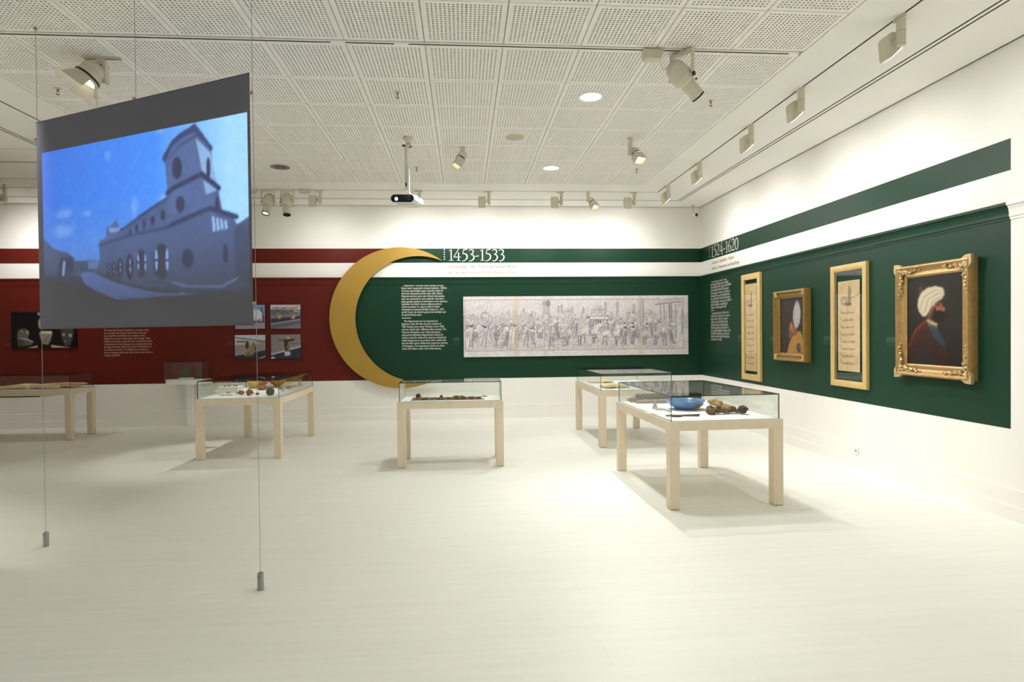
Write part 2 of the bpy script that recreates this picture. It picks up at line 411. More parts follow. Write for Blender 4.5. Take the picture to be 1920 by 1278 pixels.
# perforated tile: every hole is a real recess; one mesh per tile size, shared
def tile_mesh(w, d, nx=18, ny=18, depth=.004):
    vs, fs, ms = [], [], []
    bx, by = .034, .034; hw, hd = w / 2 - .0028, d / 2 - .0028
    xs = np.linspace(-w / 2 + bx, w / 2 - bx, nx + 1); ys = np.linspace(-d / 2 + by, d / 2 - by, ny + 1); r = .0080
    def V(x, y, z): vs.append((x, y, z)); return len(vs) - 1
    idx = {(i, j): V(xs[i], ys[j], 0) for i in range(nx + 1) for j in range(ny + 1)}
    for i in range(nx):
        for j in range(ny):
            cx, cy = (xs[i] + xs[i + 1]) / 2, (ys[j] + ys[j + 1]) / 2
            c = [idx[i, j], idx[i + 1, j], idx[i + 1, j + 1], idx[i, j + 1]]
            o = []; u = []
            for k in range(8):
                a = math.radians(225 - 22.5 + 45 * k); x, y = cx + r * math.cos(a), cy + r * math.sin(a)
                o.append(V(x, y, 0)); u.append(V(x, y, depth))
            for k in range(4):
                fs.append((c[k], o[2 * k], o[2 * k + 1])[::-1]); ms.append(0)
                fs.append((c[k], o[2 * k + 1], o[(2 * k + 2) % 8], c[(k + 1) % 4])[::-1]); ms.append(0)
            for k in range(8): fs.append((o[k], o[(k + 1) % 8], u[(k + 1) % 8], u[k])); ms.append(0)
            fs.append(tuple(u)[::-1]); ms.append(1)
    # plain border with a small chamfer and an edge going up
    ring = []
    for q, z in ((0, 0), (.003, .004), (.003, .0175)):
        ring.append([V(-hw - q + .003, -hd - q + .003, z), V(hw + q - .003, -hd - q + .003, z), V(hw + q - .003, hd + q - .003, z), V(-hw - q + .003, hd + q - .003, z)])
    inner = [[idx[i, 0] for i in range(nx + 1)], [idx[nx, j] for j in range(ny + 1)], [idx[i, ny] for i in range(nx, -1, -1)], [idx[0, j] for j in range(ny, -1, -1)]]
    for k in range(4):
        fs.append(tuple([ring[0][k], ring[0][(k + 1) % 4]] + inner[k][::-1])[::-1]); ms.append(0)
        for a in range(2): fs.append((ring[a][k], ring[a][(k + 1) % 4], ring[a + 1][(k + 1) % 4], ring[a + 1][k])); ms.append(0)
    me = bpy.data.meshes.new('ceiling_tile'); me.from_pydata(vs, [], fs)
    me.materials.append(TILE); me.materials.append(TILEHOLE); me.polygons.foreach_set('material_index', ms); me.update()
    return me
tile_meshes = {}
def tile(x0, x1, y0, y1):
    key = (round(x1 - x0, 3), round(y1 - y0, 3))
    if key not in tile_meshes: tile_meshes[key] = tile_mesh(*key, nx=max(3, round(key[0] / .0297) - 2), ny=max(3, round(key[1] / .0306) - 2))
    o = link('ceiling_tile', tile_meshes[key], ce, ((x0 + x1) / 2, (y0 + y1) / 2, CEIL + random.uniform(0, .0012)))
for (y0, y1) in row_pairs:
    for i in range(-7, 4): tile(T0 + i * TPX, T0 + (i + 1) * TPX, y0, y1)
for i in range(7): tile(-8.6 + i * .605, -8.6 + (i + 1) * .605, NSY + .01, SY1 - .01)

# painted bands, panels and the moulding
ST0, ST1, PN0, PN1 = 2.750, 2.998, .712, 2.497
GEND = 4.557
OC, OR, IC, IR = (-1.076, 1.790), 1.222, (-.770, 1.770), 1.090
def arc(c, r, a0, a1, n): return [(c[0] + r * math.cos(a0 + (a1 - a0) * i / n), c[1] + r * math.sin(a0 + (a1 - a0) * i / n)) for i in range(n + 1)]
MC, MR = (-.93, 1.78), 1.165
def green_edge(z0, z1, n):
    out = []
    for i in range(n + 1):
        z = z0 + (z1 - z0) * i / n; d = MR ** 2 - (z - MC[1]) ** 2
        out.append((MC[0] - math.sqrt(max(d, 0)), z))
    return out
MB().box(NOOK_X, -.98, BACK - .001, BACK, ST0, ST1).build('red_stripe', RED, wb)
MB().box(NOOK_X, -1.0, BACK - .001, BACK, PN0, PN1).build('red_panel', RED, wb)
MB().prism([(RIGHT, ST0), (RIGHT, ST1), (-1.02, ST1)] + green_edge(2.93, ST0, 6), BACK - .002, BACK, 'y').build('green_stripe', GREEN, wb)
MB().prism([(RIGHT, PN0), (RIGHT, PN1)] + green_edge(PN1, PN0, 30), BACK - .002, BACK, 'y').build('green_panel', GREEN, wb)
MB().box(RIGHT - .002, RIGHT, GEND, BACK, ST0, ST1).build('green_stripe', GREEN, wr)
MB().box(RIGHT - .002, RIGHT, GEND, BACK, PN0, PN1).build('green_panel', GREEN, wr)
MPROF = [(0, 2.497), (.040, 2.497), (.042, 2.490), (.042, 2.474), (.030, 2.466), (.020, 2.440), (.016, 2.410), (.016, 2.384), (.008, 2.376), (.008, 2.362), (0, 2.360)]
along_x(MPROF, NOOK_X, -1.9, BACK).build('moulding', RED, wb)
along_x(MPROF, -1.9, RIGHT, BACK).build('moulding', GREEN, wb)
along_y(MPROF, GEND, BACK, RIGHT).build('moulding', GREEN, wr)
along_y(MPROF, REAR, GEND - .0005, RIGHT).build('moulding', TRIM, wr)

# ------------------------------------------------------------------ lettering
def ribbon(mb, pts, ws, y, n=10):
    """a pen stroke of changing width through pts (x, z), laid in the x-z plane at depth y"""
    P = [np.array(p, float) for p in pts]; k = len(P); C = []; Wd = []
    for i in range(k - 1):
        p0, p1, p2, p3 = P[max(i - 1, 0)], P[i], P[i + 1], P[min(i + 2, k - 1)]
        for j in range(n if k > 2 else 1):
            t = j / n if k > 2 else 0
            C.append(.5 * ((2 * p1) + (p2 - p0) * t + (2 * p0 - 5 * p1 + 4 * p2 - p3) * t * t + (3 * p1 - p0 - 3 * p2 + p3) * t ** 3)); Wd.append(ws[i] + (ws[i + 1] - ws[i]) * t)
    C.append(P[-1]); Wd.append(ws[-1]); m = len(C); vs = []
    for i in range(m):
        d = C[min(i + 1, m - 1)] - C[max(i - 1, 0)]; d = d / (np.linalg.norm(d) + 1e-9); nn = np.array([-d[1], d[0]]) * Wd[i] / 2
        vs += [(C[i][0] + nn[0], y, C[i][1] + nn[1]), (C[i][0] - nn[0], y, C[i][1] - nn[1])]
    mb.add(vs, [(2 * i, 2 * i + 1, 2 * i + 3, 2 * i + 2) for i in range(m - 1)])
FOOT = ([(.08, .02), (.42, .02)], [.04, .04])
GLYPH = {
    '1': (.42, [([(.25, 0), (.25, .98)], [.1, .1]), ([(.08, .86), (.27, .97)], [.03, .07]), FOOT]),
    '4': (.60, [([(.04, .34), (.44, 1.1)], [.05, .06]), ([(.02, .32), (.58, .32)], [.07, .05]), ([(.40, 0), (.40, .72)], [.1, .09]), ([(.26, .02), (.54, .02)], [.04, .04])]),
    '5': (.54, [([(.16, .93), (.46, 1.02)], [.08, .09]), ([(.17, .94), (.13, .60)], [.05, .05]), ([(.13, .60), (.30, .60), (.44, .46), (.44, .22), (.28, .03), (.06, -.06)], [.05, .09, .12, .12, .07, .03])]),
    '3': (.52, [([(.06, .86), (.18, .97), (.33, .95), (.40, .80), (.32, .62), (.18, .55)], [.03, .06, .09, .1, .07, .04]), ([(.18, .55), (.36, .50), (.45, .32), (.38, .10), (.20, -.03), (.04, -.02)], [.04, .08, .12, .11, .07, .04])]),
    '2': (.52, [([(.06, .76), (.12, .93), (.26, .99), (.40, .88), (.40, .68), (.25, .35), (.06, .04)], [.03, .05, .07, .1, .11, .07, .04]), ([(.05, .04), (.48, .05)], [.08, .08]), ([(.47, .02), (.50, .18)], [.05, .02])]),
    '6': (.54, [([(.46, 1.08), (.22, .84), (.09, .50), (.10, .20), (.27, 0), (.43, .14), (.45, .36), (.32, .53), (.14, .44)], [.02, .06, .1, .1, .06, .09, .1, .06, .04])]),
    '0': (.56, [([(.28, .98), (.11, .80), (.07, .48), (.12, .16), (.28, .01), (.44, .16), (.49, .48), (.44, .80), (.28, .98)], [.05, .09, .11, .09, .05, .09, .11, .09, .05])]),
    '-': (.34, [([(.04, .36), (.30, .42)], [.07, .07])]),
}
def numerals(text, h, width, y):
    mb = MB(); x = 0; tot = sum(GLYPH[c][0] for c in text); k = width / tot
    for c in text:
        w, st = GLYPH[c]
        for pts, ws in st: ribbon(mb, [(x + p[0] * k, p[1] * h) for p in pts], [q * (h + k) / 2 * .86 for q in ws], y)
        x += w * k
    return mb
def text_mesh(name, body, m, parent, loc, rz, width, height, shear=0.0, spacing=1.0, widest=None):
    cu = bpy.data.curves.new(name, 'FONT'); cu.body = body; cu.size = 1.0; cu.space_line = spacing; cu.shear = shear; cu.resolution_u = 2; cu.fill_mode = 'FRONT'
    t = bpy.data.objects.new('tmp', cu); COL.objects.link(t)
    me = bpy.data.meshes.new_from_object(t.evaluated_get(bpy.context.evaluated_depsgraph_get()))
    bpy.data.objects.remove(t); me.name = name
    co = np.zeros(len(me.vertices) * 3); me.vertices.foreach_get('co', co); co = co.reshape(-1, 3)
    lo, hi = co.min(0), co.max(0); sx, sy = width / (hi[0] - lo[0]), height / (hi[1] - lo[1])
    new = np.zeros_like(co); new[:, 0] = (co[:, 0] - lo[0]) * sx; new[:, 2] = (co[:, 1] - lo[1]) * sy
    me.vertices.foreach_set('co', new.ravel()); me.materials.clear(); me.materials.append(m); me.update()
    o = link(name, me, parent, loc); o.rotation_euler = (0, 0, rz)
    return o
def tick_lines(widths, lh, xh, seed, y=0.0, indent=()):
    """lines too small to read: words as rows of little pen strokes, first line on top at z = 0"""
    rd = random.Random(seed); mb = MB()
    for r, wl in enumerate(widths):
        z = -r * lh - xh; x = indent[r] if r < len(indent) else 0.0
        while x < wl:
            for _ in range(rd.randint(3, 9)):
                if x > wl: break
                hh = xh * (1.5 if rd.random() < .2 else 1.0); dn = xh * .4 if rd.random() < .1 else 0; w = xh * .2
                mb.add([(x, y, z - dn), (x + w, y, z - dn), (x + w, y, z + hh), (x, y, z + hh)], [(0, 1, 2, 3)])
                if rd.random() < .75:
                    q = rd.choice((0, xh * .8)); mb.add([(x, y, z + q), (x + xh * .55, y, z + q), (x + xh * .55, y, z + q + xh * .2), (x, y, z + q + xh * .2)], [(0, 1, 2, 3)])
                x += xh * .62
            x += xh * .55
    return mb
YB = BACK - .0045
def dots(mb, x, z0, z1, n, s, y):
    for i in range(n):
        z = z0 + (z1 - z0) * i / (n - 1); mb.add([(x, y, z - s), (x + s, y, z), (x, y, z + s), (x - s, y, z)], [(0, 1, 2, 3)])
mb = numerals('1453-1533', .198, 1.0, 0); dots(mb, -.063, .025, .19, 5, .013, 0)
tag(mb.build('heading_numerals', INK_WHITE, wb, (-.258, YB, 2.787)), 'white serif numerals 1453-1533 on the green stripe')
text_mesh('subheading', 'Atmeydanı: Bir Tarihsel Enkaz Alanı', INK_TAN, wb, (-.262, YB, 2.642), 0, 1.21, .066)
text_mesh('subheading', 'Atmeydanı: A Historical Rubbel Area', INK_GREY, wb, (-.262, YB, 2.540), 0, 1.185, .068, shear=.25)
TR = ("    Hippodrom, 1204'teki Latin istilasıyla birlikte\nBizans şehir hayatındaki önemini kaybeder. 1453'te\nOsmanlı egemenliğine geçen İstanbul, farklı bir\nşehircilik anlayışıyla yeniden inşa edilir. Bizans\n"
      "Hippodromu'nun yerini alan Osmanlı Atmeydanı,\nartık tam anlamıyla bir açık mekândır. İnsanların\ngelip geçtiği, geçmişe ait kalıntıların sırrını çözmeye\nçalıştıkları bu birbiri üzerine yığılmış tarihsel\n"
      "enkaz karmaşası 16. yüzyıl ortalarına kadar\nAtmeydanı'nın gizemli kimliğini oluşturur. 1533\ntarihli Coeck van Aelst'in gravürü bu kimliğin açık\nbir görünümünü sunar.")
EN = ("    The Hippodrome lost its importance in\nByzantine urban life after the Latin invasion of\n1204. Istanbul came under Ottoman rule in 1453,\nand was rebuilt with a different urban concept. The\nOttoman Atmeydanı, now a fully open space,\n"
      "replaced the Byzantine Hippodrome. Passers by\ntried to solve the riddle of the disarray of historical\nrubble heaped up on top of each other, which until\nthe mid-16th century defined the mysterious identity\nof Atmeydanı. This engraving by Coeck van Aelst,\ndated 1533 offers a clear view of this identity.")
text_mesh('body_text', TR, INK_WHITE, wb, (-1.075, YB, 1.818), 0, .795, .555)
MB().box(0, .16, 0, .0005, 0, .008).build('divider_rule', INK_WHITE, wb, (-1.073, YB, 1.783))
text_mesh('body_text', EN, INK_WHITE, wb, (-1.078, YB, 1.225), 0, .795, .525)
RD = ("The historian Nicetas Choniates, a resident of the\ncity, laments that many bronze statues that had\ndecorated the central barrier (euripus) of the\nHippodrome were melted down for coinage. Other\nstatues were taken away: the four bronze horses that\n"
      "stood above the starting gates are perhaps the same\nas those that now adorn the porch of the Basilica of\nSan Marco in Venice. The Hippodrome became a\nsite for jousting spectacles, and chariot races were no\nlonger held there.")
text_mesh('body_text', RD, INK_ROSE, wb, (-6.035, BACK - .0035, 1.178), 0, .785, .465)
XR = RIGHT - .0045; HALF = -math.pi / 2
mb = numerals('1524-1620', .19, 1.08, 0); dots(mb, -.07, .02, .18, 5, .013, 0)
o = tag(mb.build('heading_numerals', INK_WHITE, wr, (XR, 10.455, 2.782)), 'white serif numerals 1524-1620 on the green stripe'); o.rotation_euler = (0, 0, HALF)
text_mesh('subheading', 'Sultanlar, Şenlikler, Yapılar', INK_GREY, wr, (XR, 10.43, 2.640), HALF, .90, .072, shear=.2)
text_mesh('subheading', 'Sultans, Festivities and Buildings', INK_GREY, wr, (XR, 10.43, 2.540), HALF, 1.08, .072, shear=.25)
o = tick_lines([.66, .72, .82, .73, .79, .77, .79, .83, .69, .64], .0497, .027, 3, indent=(.04,)).build('body_text', INK_WHITE, wr, (XR, 10.475, 2.365)); o.rotation_euler = (0, 0, HALF)
o = MB().box(0, .14, 0, .0005, 0, .008).build('divider_rule', INK_WHITE, wr, (XR, 10.475, 1.855)); o.rotation_euler = (0, 0, HALF)
o = tick_lines([.72, .77, .68, .69, .71, .74, .78, .74, .75, .46], .0497, .027, 5, indent=(.04,)).build('body_text', INK_WHITE, wr, (XR, 10.475, 1.82)); o.rotation_euler = (0, 0, HALF)

# ------------------------------------------------------------------ crescent emblem
def ang(c, p): return math.atan2(p[1] - c[1], p[0] - c[0])
dx, dz = IC[0] - OC[0], IC[1] - OC[1]; dd = math.hypot(dx, dz)
aa = (OR ** 2 - IR ** 2 + dd ** 2) / (2 * dd); hh = math.sqrt(OR ** 2 - aa ** 2)
mx_, mz_ = OC[0] + aa * dx / dd, OC[1] + aa * dz / dd
t1 = (mx_ - hh * dz / dd, mz_ + hh * dx / dd); t2 = (mx_ + hh * dz / dd, mz_ - hh * dx / dd)
if t1[1] < t2[1]: t1, t2 = t2, t1
N = 72
out_a = arc(OC, OR, ang(OC, t1), ang(OC, t2) + 2 * math.pi, N); in_a = arc(IC, IR, ang(IC, t1), ang(IC, t2) + 2 * math.pi, N)
mb = MB(); vs = []
for y in (BACK - .072, BACK - .050):
    for p, q in zip(out_a, in_a): vs += [(p[0], y, p[1]), (q[0], y, q[1])]
k = 2 * (N + 1); fs = []
for i in range(N):
    fs += [(2 * i, 2 * i + 1, 2 * i + 3, 2 * i + 2), (k + 2 * i, k + 2 * i + 2, k + 2 * i + 3, k + 2 * i + 1), (2 * i, 2 * i + 2, k + 2 * i + 2, k + 2 * i), (2 * i + 1, k + 2 * i + 1, k + 2 * i + 3, 2 * i + 3)]
mb.add(vs, fs)
cr = empty('crescent_emblem', (OC[0], BACK, 0))
mb.build('crescent_panel', GOLD, cr, (-OC[0], -BACK, 0))
for a in (2.2, 3.1, 4.0): MB().cyl((OC[0] + 1.05 * math.cos(a), BACK - .050, OC[1] + 1.05 * math.sin(a)), (OC[0] + 1.05 * math.cos(a), BACK - .003, OC[1] + 1.05 * math.sin(a)), .03).build('wall_spacer', STEEL, cr, (-OC[0], -BACK, 0))
tag(cr, 'large golden crescent on the wall where red meets green', 'emblem')

# ================================================================== pictures on the back wall
def board_picture(name, label, cat, x0, x1, z0, z1, canvas, depth=.028, group=None, m=PRINT):
    if name != 'engraving_panel': canvas.blur(1)
    e = empty(name, (x0, BACK - .003, z0))
    MB().box(0, x1 - x0, -depth, -.004, 0, z1 - z0).build('backing_board', WHITEPL if name == 'engraving_panel' else BLACK, e)
    MB().box(.1, x1 - x0 - .1, -.004, .003, (z1 - z0) * .3, (z1 - z0) * .7).build('hanging_batten', WOOD, e)
    canvas.mesh('printed_image', m, e, (0, -depth - .0006, 0))
    return tag(e, label, cat, group)
def back_px(x0, z0):
    def f(px, py):
        q = at_plane(px, py, (0, BACK - .03, 0), (0, 1, 0)); return (q[0] - x0, q[2] - z0)
    return f

# long engraving: a generic procession before a skyline
W, H = 4.043, 1.062
cv = Canvas(W, H, 500, (216, 210, 211))
ink = (112, 104, 112); mid = (172, 164, 168)
cv.noise(3, 60, 1)
bz0, bz1 = .105, 1.0
cv.put(((cv.z > bz0) & (cv.z < bz1) & (cv.x > .03) & (cv.x < 3.95)).astype(float), (208, 202, 204), .6)
rr = random.Random(5)
sky = .70 + .03 * np.sin(cv.x * 2.1) + .03 * np.sin(cv.x * 5.3 + 1) + .02 * np.sin(cv.x * 13)
land = (cv.z < sky) & (cv.z > .46)
cv.put(land.astype(float), (196, 190, 192), .55)
hat = (np.sin((cv.z + .015 * np.sin(cv.x * 30)) * 330) > .1)
cv.put((land & hat).astype(float), mid, .5)
cv.put(((cv.z <= .3) & (cv.z > bz0) & (np.sin((cv.z + .05 * np.sin(cv.x * 1.3)) * 260 + 2 * np.sin(cv.x * 9)) > .55)).astype(float), mid, .65)
for i in range(70):                                  # little houses of the skyline
    x = rr.uniform(.1, 3.9); z = .58 + rr.uniform(0, .12); w = rr.uniform(.02, .06); h = rr.uniform(.03, .09)
    cv.poly([(x, z), (x + w, z), (x + w, z + h), (x + w / 2, z + h + .03), (x, z + h)], (206, 201, 203)); cv.path([(x, z), (x, z + h), (x + w / 2, z + h + .03), (x + w, z + h), (x + w, z)], .006, ink, .7)
def dome(x, z, w, c=(200, 195, 197)):
    cv.poly([(x - w, z), (x + w, z), (x + w, z + w * .7), (x - w, z + w * .7)], c); cv.ell(x, z + w * .75, w * .72, w * .75, c); cv.ell(x + w * .25, z + w * .75, w * .4, w * .6, mid, .5); cv.path([(x - w, z), (x - w, z + w * .7), (x + w, z + w * .7), (x + w, z)], .007, ink, .8)
def tower(x, z, w, h):
    cv.poly([(x - w, z), (x + w, z), (x + w, z + h), (x, z + h + w * 2), (x - w, z + h)], (196, 190, 192)); cv.line((x + w * .6, z), (x + w * .6, z + h), w * .7, ink, .55); cv.path([(x - w, z), (x - w, z + h), (x, z + h + 2 * w), (x + w, z + h)], .006, ink, .8)
dome(.38, .73, .06); dome(2.4, .73, .12); dome(3.33, .68, .09); dome(3.02, .72, .06); dome(1.85, .73, .08)
for x, h in ((1.68, .10), (1.74, .12), (1.93, .08), (2.53, .16), (2.75, .16), (2.13, .07), (3.05, .12), (1.06, .06)): tower(x, .76, .017, h)
cv.poly([(2.2, .64), (2.62, .64), (2.56, .70), (2.26, .70)], (224, 219, 219)); cv.put(((cv.x > 2.24) & (cv.x < 2.58) & (cv.z < .64) & (cv.z > .5) & (np.sin(cv.x * 150) > 0)).astype(float), ink, .7)
cv.path([(2.2, .64), (2.62, .64), (2.56, .70), (2.26, .70), (2.2, .64)], .008, ink)
for x, w, z0_, c in ((1.47, .052, .12, (222, 216, 214)), (3.19, .035, .2, (186, 180, 184)), (3.72, .02, .5, (176, 170, 174))):   # columns
    cv.poly([(x - w, z0_), (x + w, z0_), (x + w * .9, bz1), (x - w * .9, bz1)], c); cv.line((x + w * .6, z0_), (x + w * .55, bz1), w * .5, mid, .8); cv.path([(x - w, z0_), (x - w * .9, bz1)], .008, ink, .8); cv.path([(x + w, z0_), (x + w * .9, bz1)], .008, ink, .8)
cv.ell(1.45, .93, .05, .05, ink, .6); cv.ell(1.5, .93, .04, .06, ink, .6); cv.ell(1.47, .8, .05, .07, mid, .7)
for x in (3.5, 3.57, 3.66, 3.78): cv.poly([(x, .6), (x + .035, .6), (x + .035, .9), (x, .9)], (206, 200, 202)); cv.line((x + .03, .6), (x + .03, .9), .012, ink, .7)
cv.poly([(3.44, .9), (3.9, .95), (3.9, 1.0), (3.5, .98)], (198, 192, 195)); cv.line((3.44, .9), (3.92, .95), .012, ink)
cv.poly([(3.82, .36), (3.95, .36), (3.95, .12), (3.82, .12)], (220, 214, 214)); cv.ell(3.885, .60, .05, .25, (216, 211, 211)); cv.ell(3.885, .9, .035, .05, (200, 195, 196)); cv.path([(3.93, .36), (3.92, .6), (3.93, .8)], .012, ink, .8)
def figure(x, z, h, rider=False):
    g = rr.choice(((214, 208, 209), (198, 192, 195), (180, 173, 178), (222, 217, 217))); l = rr.uniform(-.15, .15)
    if rider:
        cv.ell(x, z + h * .42, h * .38, h * .2, g, 1, rr.uniform(-.2, .2)); cv.ell(x, z + h * .36, h * .36, h * .08, mid, .7)
        cv.line((x + h * .3, z + h * .5), (x + h * .42, z + h * .75), h * .13, g); cv.ell(x + h * .47, z + h * .76, h * .12, h * .07, g)
        for q in (-.3, -.2, .2, .3): cv.line((x + h * q, z + h * .35), (x + h * (q + rr.uniform(-.06, .06)), z), h * .05, ink, .7)
        z += h * .35; h *= .75
    cv.poly([(x - h * .13, z), (x + h * .14, z), (x + h * (.11 + l), z + h * .8), (x + h * (l - .1), z + h * .8)], g)
    for q in range(4): cv.line((x + h * rr.uniform(-.1, .12), z + h * .05), (x + h * (rr.uniform(-.08, .1) + l), z + h * .75), h * .025, ink, .55)
    cv.line((x + h * .12, z), (x + h * (.1 + l), z + h * .75), h * .06, ink, .6); cv.ell(x + h * l, z + h * .9, h * .07, h * .09, (220, 214, 213)); cv.ell(x + h * l, z + h * .97, h * .09, h * .06, rr.choice((ink, (226, 222, 222), mid)))
    cv.line((x + h * l, z + h * .65), (x + h * (l + rr.choice((-.25, .25))), z + h * rr.uniform(.4, .75)), h * .05, mid)
for i in range(120): figure(rr.uniform(.06, 3.85), rr.uniform(.36, .48), rr.uniform(.13, .2))
for i in range(52): figure(rr.uniform(.08, 3.8), rr.uniform(.26, .34), rr.uniform(.2, .28), rr.random() < .2)
for x in (1.66, 1.95, 2.22, 2.62, 3.35): figure(x, .17 + rr.uniform(0, .06), .42, True)
for x in (.1, .32, .55, .72, .9, 1.08, 1.22, 2.85, 3.0, 3.6, 3.74): figure(x, .15 + rr.uniform(0, .05), rr.uniform(.3, .4))
for i in range(900):
    x, z = rr.uniform(.05, 3.93), .13 + .55 * rr.random() ** 1.3; a = rr.choice((1.4, 1.7, .6, 2.4, 0)); l = rr.uniform(.015, .05)
    cv.line((x, z), (x + l * math.cos(a), z + l * math.sin(a)), .006, ink if rr.random() < .6 else (230, 226, 226), .6)
cv.noise(9, 260, 4)
for z in (bz0, bz1): cv.line((.02, z), (3.95, z), .007, (128, 122, 126))
for x in (.024, 3.95): cv.line((x, bz0), (x, bz1), .007, (128, 122, 126))
for x, w, c in ((.93, .045, (206, 178, 150)), (1.44, .05, (190, 180, 182)), (3.16, .05, (200, 186, 178))): cv.put(np.exp(-((cv.x - x) / w) ** 2), c, .5)
board_picture('engraving_panel', 'long pale engraving print of a crowded procession on the green wall', 'picture', 0, W, 1.091, 1.091 + H, cv, .03)

# four colour photographs and the black one on the red wall
P6 = lambda f: (lambda x, y: f(430 + x / 9.833, 560 + y / 9.833))
x0, x1, z0, z1 = -3.88, -3.388, 1.626, 2.034; cv = Canvas(x1 - x0, z1 - z0, 60, (150, 146, 160)); f = P6(back_px(x0, z0))
cv.put((cv.z > .24).astype(float), (128, 156, 205)); cv.ell(.32, .24, .14, .09, (214, 216, 224)); cv.ell(.12, .30, .12, .06, (205, 210, 224)); cv.poly([(0, .13), (.35, .13), (.35, .2), (.2, .23), (0, .21)], (196, 196, 206)); cv.poly([(0, .11), (.49, .1), (.49, .13), (0, .14)], (70, 68, 84))
cv.poly([f(575, 230), f(625, 230), f(612, 430), f(590, 430)], (222, 222, 232)); cv.line(f(600, 160), f(600, 235), .022, (60, 62, 72)); cv.poly([f(600, 430), f(650, 430), f(625, 220), f(610, 220)], (70, 74, 96)); cv.noise(5, 30, 1)
board_picture('photograph_print', 'photograph of a tall column in a square, partly behind the screen', 'photograph', x0, x1, z0, z1, cv, group='photographs on the red wall')
x0, x1, z0, z1 = -3.295, -2.79, 1.625, 2.033; cv = Canvas(x1 - x0, z1 - z0, 64, (128, 118, 130)); f = P6(back_px(x0, z0))
cv.poly([f(760, 100), f(1330, 100), f(1330, 200), f(760, 190)], (206, 202, 208)); cv.poly([f(760, 108), f(1330, 108), f(1330, 165), f(1000, 112)], (190, 170, 165))
for i in range(19): cv.ell(*f(800 + i * 25, 172), .006, .014, (40, 38, 46))
cv.poly([f(760, 205), f(1330, 205), f(1330, 265), f(760, 300)], (104, 98, 116)); cv.poly([f(760, 370), f(1330, 315), f(1330, 380), f(760, 455)], (58, 60, 76)); cv.line(f(760, 462), f(1330, 374), .011, (206, 206, 214)); cv.poly([f(760, 475), f(1330, 390), f(1330, 450), f(760, 560)], (98, 98, 116))
for c in ((905, 285), (1160, 290)):
    cv.ell(*f(*c), .032, .06, (150, 138, 100)); cv.ell(*f(c[0] + 10, c[1] + 40), .04, .04, (176, 164, 124)); cv.ell(*f(c[0] - 8, c[1] - 60), .02, .025, (88, 78, 58)); cv.line(f(c[0] - 40, c[1] + 80), f(c[0] + 20, c[1] - 20), .012, (70, 62, 48))
cv.line(f(1200, 225), f(1290, 240), .02, (190, 184, 176)); cv.noise(6, 40, 2)
board_picture('photograph_print', 'photograph of two bronze figures on a dark ledge before an arcade', 'photograph', x0, x1, z0, z1, cv, group='photographs on the red wall')
x0, x1, z0, z1 = -3.893, -3.386, 1.117, 1.52; cv = Canvas(x1 - x0, z1 - z0, 64, (150, 138, 148)); f = P6(back_px(x0, z0))
cv.poly([f(100, 660), f(690, 660), f(690, 800), f(100, 720)], (196, 204, 224)); cv.poly([f(100, 720), f(690, 785), f(690, 830), f(100, 850)], (202, 194, 190)); cv.poly([f(480, 760), f(690, 790), f(690, 830), f(480, 830)], (170, 150, 110)); cv.line(f(100, 712), f(690, 785), .012, (56, 56, 66))
for i in range(8): cv.ell(*f(150 + i * 32, 790), .009, .02, (50, 46, 52))
cv.poly([f(100, 1050), f(690, 945), f(690, 1120), f(100, 1120)], (48, 50, 62)); cv.line(f(540, 1105), f(690, 1050), .016, (200, 200, 210)); cv.line(f(120, 1040), f(260, 1010), .01, (188, 188, 200))
for c, r, k in (((380, 960), (.085, .08), (140, 130, 92)), ((330, 860), (.03, .06), (60, 56, 46)), ((380, 830), (.02, .05), (170, 160, 120)), ((440, 850), (.022, .06), (120, 110, 80)), ((480, 900), (.02, .06), (90, 80, 60)), ((330, 1030), (.06, .03), (100, 94, 66)), ((290, 990), (.03, .04), (170, 160, 118))): cv.ell(*f(*c), *r, k)
for i in range(16): cv.ell(*f(rr.uniform(270, 500), rr.uniform(820, 1080)), .012, .012, rr.choice(((60, 54, 42), (186, 176, 136), (120, 110, 78))))
cv.noise(6, 40, 3)
board_picture('photograph_print', 'photograph of a tangled bronze sculpture group, lower one by the wire', 'photograph', x0, x1, z0, z1, cv, group='photographs on the red wall')
x0, x1, z0, z1 = -3.292, -2.794, 1.112, 1.522; cv = Canvas(x1 - x0, z1 - z0, 64, (140, 128, 134)); f = P6(back_px(x0, z0))
cv.poly([f(770, 1030), f(1330, 870), f(1330, 1120), f(770, 1120)], (48, 54, 70)); cv.line(f(780, 1025), f(1340, 872), .022, (206, 206, 212)); cv.poly([f(770, 1075), f(840, 1075), f(840, 1110), f(770, 1110)], (210, 210, 216)); cv.line(f(1130, 825), f(1330, 820), .008, (80, 78, 90))
cv.poly([f(1005, 740), f(1075, 740), f(1110, 960), f(1035, 985), f(1010, 850)], (64, 54, 42)); cv.ell(*f(1090, 900), .025, .06, (126, 108, 70)); cv.ell(*f(1085, 720), .03, .025, (196, 176, 116)); cv.poly([f(1060, 800), f(1090, 750), f(1205, 730), f(1195, 765), f(1110, 780)], (40, 38, 40)); cv.line(f(1010, 775), f(930, 755), .012, (66, 56, 46)); cv.line(f(935, 770), f(912, 735), .01, (66, 56, 46))
cv.ell(*f(1068, 985), .055, .015, (214, 214, 222)); cv.poly([f(1020, 990), f(1120, 990), f(1130, 1045), f(1025, 1050)], (190, 190, 200)); cv.noise(5, 40, 4)
board_picture('photograph_print', 'photograph of a winged dark statue on a pale pedestal', 'photograph', x0, x1, z0, z1, cv, group='photographs on the red wall')
x0, x1, z0, z1 = -7.487, -6.468, 1.345, 1.938; cv = Canvas(x1 - x0, z1 - z0, 120, (10, 7, 7)); g = back_px(x0, z0); f = lambda x, y: g(x / 11.62, 560 + y / 11.62)
